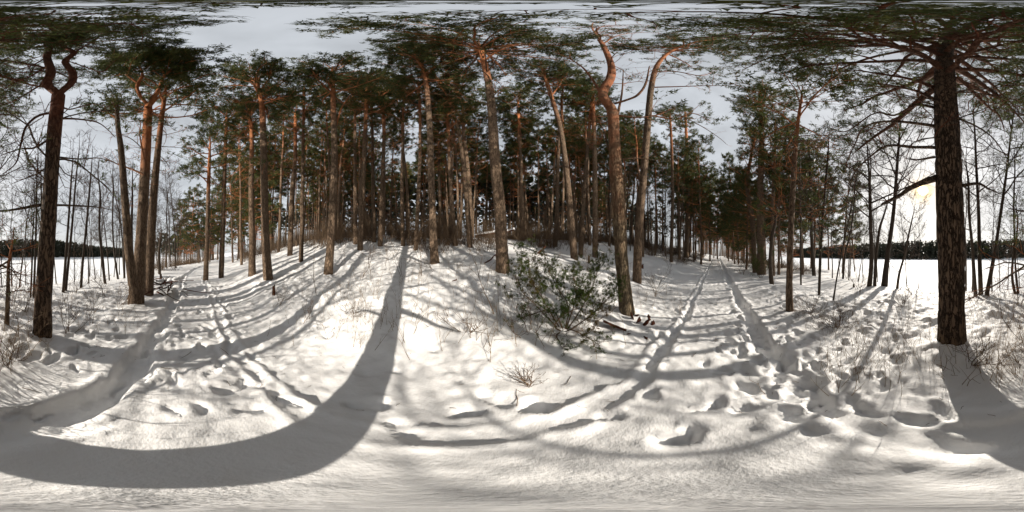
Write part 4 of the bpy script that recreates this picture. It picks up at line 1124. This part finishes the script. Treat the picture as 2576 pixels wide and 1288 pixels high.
rb = np.random.default_rng(31)
for k, (px, py, sz, lb) in enumerate([(1548, 828, .17, 'largest red bark slab lying flat on the snow before the crooked pine'), (1592, 800, .10, 'upright red bark piece leaning at the foot of the crooked pine'), (1606, 812, .09, 'dark bark piece stuck in the snow, second from the crooked pine'),
                                      (1622, 818, .12, 'long dark bark piece right of the crooked pine'), (1642, 816, .07, 'small red bark piece farthest right of the crooked pine'), (1600, 795, .05, 'small bark chip high by the crooked pine'),
                                      (1632, 798, .06, 'flat bark chip right of the crooked pine foot'), (1582, 842, .05, 'small dark chip on bare snow below the bark slabs'), (1143, 712, .07, 'red bark piece on the slope below the rotten branch'), (1625, 850, .045, 'lone bark chip beside the left rut')]):
    x, y, dd = stand(px, py); z = ground(x, y)
    n, m = 7, 4; sz *= 1.35
    V = []
    for lay in (0, 1):
        for i in range(n):
            for j in range(m):
                u, w = i / (n - 1) - .5, j / (m - 1) - .5
                V.append((u * sz * 2 * (1 + .12 * rb.normal()), w * sz * .8 * (1 + .25 * rb.normal()) * (1.1 - abs(u)), .25 * sz * (.25 - w * w) - lay * .14 * sz + .02 * rb.normal() * sz))
    F = []
    for lay in (0, 1):
        for i in range(n - 1):
            for j in range(m - 1):
                a = lay * n * m + i * m + j
                F.append((a, a + m, a + m + 1, a + 1) if lay == 0 else (a, a + 1, a + m + 1, a + m))
    o = n * m
    for i in range(n - 1): F += [(i * m, o + i * m, o + (i + 1) * m, (i + 1) * m), (i * m + m - 1, (i + 1) * m + m - 1, o + (i + 1) * m + m - 1, o + i * m + m - 1)]
    for j in range(m - 1): F += [(j, j + 1, o + j + 1, o + j), ((n - 1) * m + j, o + (n - 1) * m + j, o + (n - 1) * m + j + 1, (n - 1) * m + j + 1)]
    b = obj('bark_piece', mesh_np('bark_piece', V, np.array(F), DEAD, None, np.full(len(V), .2)), None, (x, y, z + sz * .2), lb, 'bark', 'bark fallen around the crooked pine')
    b.rotation_euler = (rb.normal(0, .35), rb.normal(0, .3) + (1.0 if k in (1, 2, 3) else 0), rb.uniform(0, 3.1))

# snowy brush pile beside the bend of the road
x, y, dd = stand(425, 733)
z = ground(x, y)
root = obj('brush_pile', None, None, (x, y, z), 'snow-covered pile of cut branches beside the road at left', 'brush pile')
for k in range(34):
    p = np.array([rb.normal(0, .45), rb.normal(0, .35), rb.uniform(0, .45)])
    P = limb_line(rb, p, rb.uniform(0, 6.28), rb.normal(.05, .25), rb.uniform(.5, 1.2), 6, 0, .12)
    v, q = tubes(P[None], (rb.uniform(.012, .035) * np.linspace(1, .5, 6))[None], 6)
    obj('branch', mesh_np('branch', v, q, DEAD if k % 3 else BARE, None, np.full(len(v), .3)), root)
def snow_lump(parent, c, rx, ry, rz, seed):
    n, m = 14, 9; V = []
    for i in range(m):
        ph = i / (m - 1) * math.pi * .5
        for k in range(n):
            a = k / n * 6.283
            q = 1 + .45 * (noise2(np.array([math.cos(a) * 1.5 + seed]), np.array([math.sin(a) * 1.5 + ph]), 3)[0] - .5)
            V.append((c[0] + rx * q * math.cos(a) * math.cos(ph), c[1] + ry * q * math.sin(a) * math.cos(ph), c[2] + rz * q * math.sin(ph)))
    F = [(i * n + k, i * n + (k + 1) % n, (i + 1) * n + (k + 1) % n, (i + 1) * n + k) for i in range(m - 1) for k in range(n)]
    obj('snow_cap', mesh_np('snow_cap', V, np.array(F), CAP), parent)
for k in range(13):
    snow_lump(root, (rb.normal(0, .45), rb.normal(0, .35), rb.uniform(.12, .5)), rb.uniform(.12, .3), rb.uniform(.1, .22), rb.uniform(.06, .14), k * 3.1)

# twig and needle litter scattered on the snow
P, R_ = [], []
for _ in range(800):
    a = rb.uniform(0, 6.28); d_ = .9 + 6.5 * rb.random() ** .7
    x, y = d_ * math.cos(a), d_ * math.sin(a)
    l = rb.uniform(.02, .08) if rb.random() < .93 else rb.uniform(.1, .25)
    an = rb.uniform(0, 6.28); q = []
    for f in (-.5, -.15, .2, .5):
        xx, yy = x + math.cos(an) * l * f + rb.normal(0, l * .05), y + math.sin(an) * l * f + rb.normal(0, l * .05)
        q.append((xx, yy))
    P.append(q); R_.append(np.array([1, .9, .7, .4]) * (.002 + .012 * l))
P = np.array(P); zz = height(P[..., 0].ravel(), P[..., 1].ravel()).reshape(P.shape[:2]) + .006
P = np.concatenate([P, zz[..., None]], -1)
v, q = tubes(P, np.array(R_), 3)
obj('twig_litter', mesh_np('twig_litter', v, q, TWIG, None, np.full(len(v), .5)), label='tiny twigs and needles scattered on the snow', cat='litter', kind='stuff')

# ------------------------------------------------------------------ labels of the stand, told by what each tree stands between
MARKS = [(105, 'lyre-forked pine'), (355, 'twin-stemmed pine'), (556, 'slender bank pine'), (676, 'sunlit curved pine'), (824, 'orange-topped pine'), (956, 'pale ridge pine'), (1095, 'pine bending left'),
         (1266, 'tallest umbrella pine'), (1446, 'left-leaning dark pine'), (1585, 'crooked red pine'), (1727, 'straight verge pine'), (1916, 'juniper-wrapped pine'), (1990, 'trunk with stubs'),
         (2190, 'forked bare tree'), (2395, 'huge pine')]
ORD = 'first second third fourth fifth sixth seventh eighth ninth tenth eleventh twelfth thirteenth fourteenth fifteenth sixteenth seventeenth eighteenth nineteenth twentieth'.split()
SHORT = {'pines on the crest of the slope': 'slender crest pine', 'pines of the dense stand': 'far-stand pine', 'far pines left of the road': 'far verge pine',
         'pines right of the road': 'shady low-branched pine', 'bushy pines at the road bend': 'bushy road-end pine', 'pines at the far end of the road': 'tall road-end pine', 'pines between road and lake': 'low-branched lakeside pine', 'bushy pines on the slope': 'bushy slope pine',
         'slim pines beyond the road bend': 'slim road-bend pine', 'bare trees of the left lakeside grove': 'thin bare grove tree', 'bare trees right of the road': 'pine-shaded bare tree',
         'bare trees left of the road': 'bare verge tree', 'thin bare trees on the left bank': 'thin bare bank tree', 'thin bare trees on the right bank': 'thin bare bank tree'}
ORD += ['twenty-' + w for w in ORD[:9]] + ['thirtieth'] + ['thirty-' + w for w in ORD[:9]]
cells = {}
for o in bpy.data.objects:
    g = o.get('group')
    if o.parent is None and g in SHORT and o.get('category'):
        px = (math.atan2(o.location.x, o.location.y) / (2 * math.pi) + .5) * 2576
        k = sum(1 for m in MARKS if m[0] <= px) % len(MARKS)
        cells.setdefault((SHORT[g], k), []).append((px, o))
for (short, k), lst in cells.items():
    if k == 0:                                    # the gap that runs across the edge of the picture
        lst = [((p - 2395) % 2576, o) for p, o in lst]
    lst.sort(key=lambda q: q[0])
    a, b = MARKS[k - 1][1], MARKS[k][1]
    for i, (p, o) in enumerate(lst):
        o['label'] = ('%s, %s from left between %s and %s' % (short, ORD[min(i, len(ORD) - 1)], a, b)) if len(lst) > 1 else '%s standing between %s and %s' % (short, a, b)
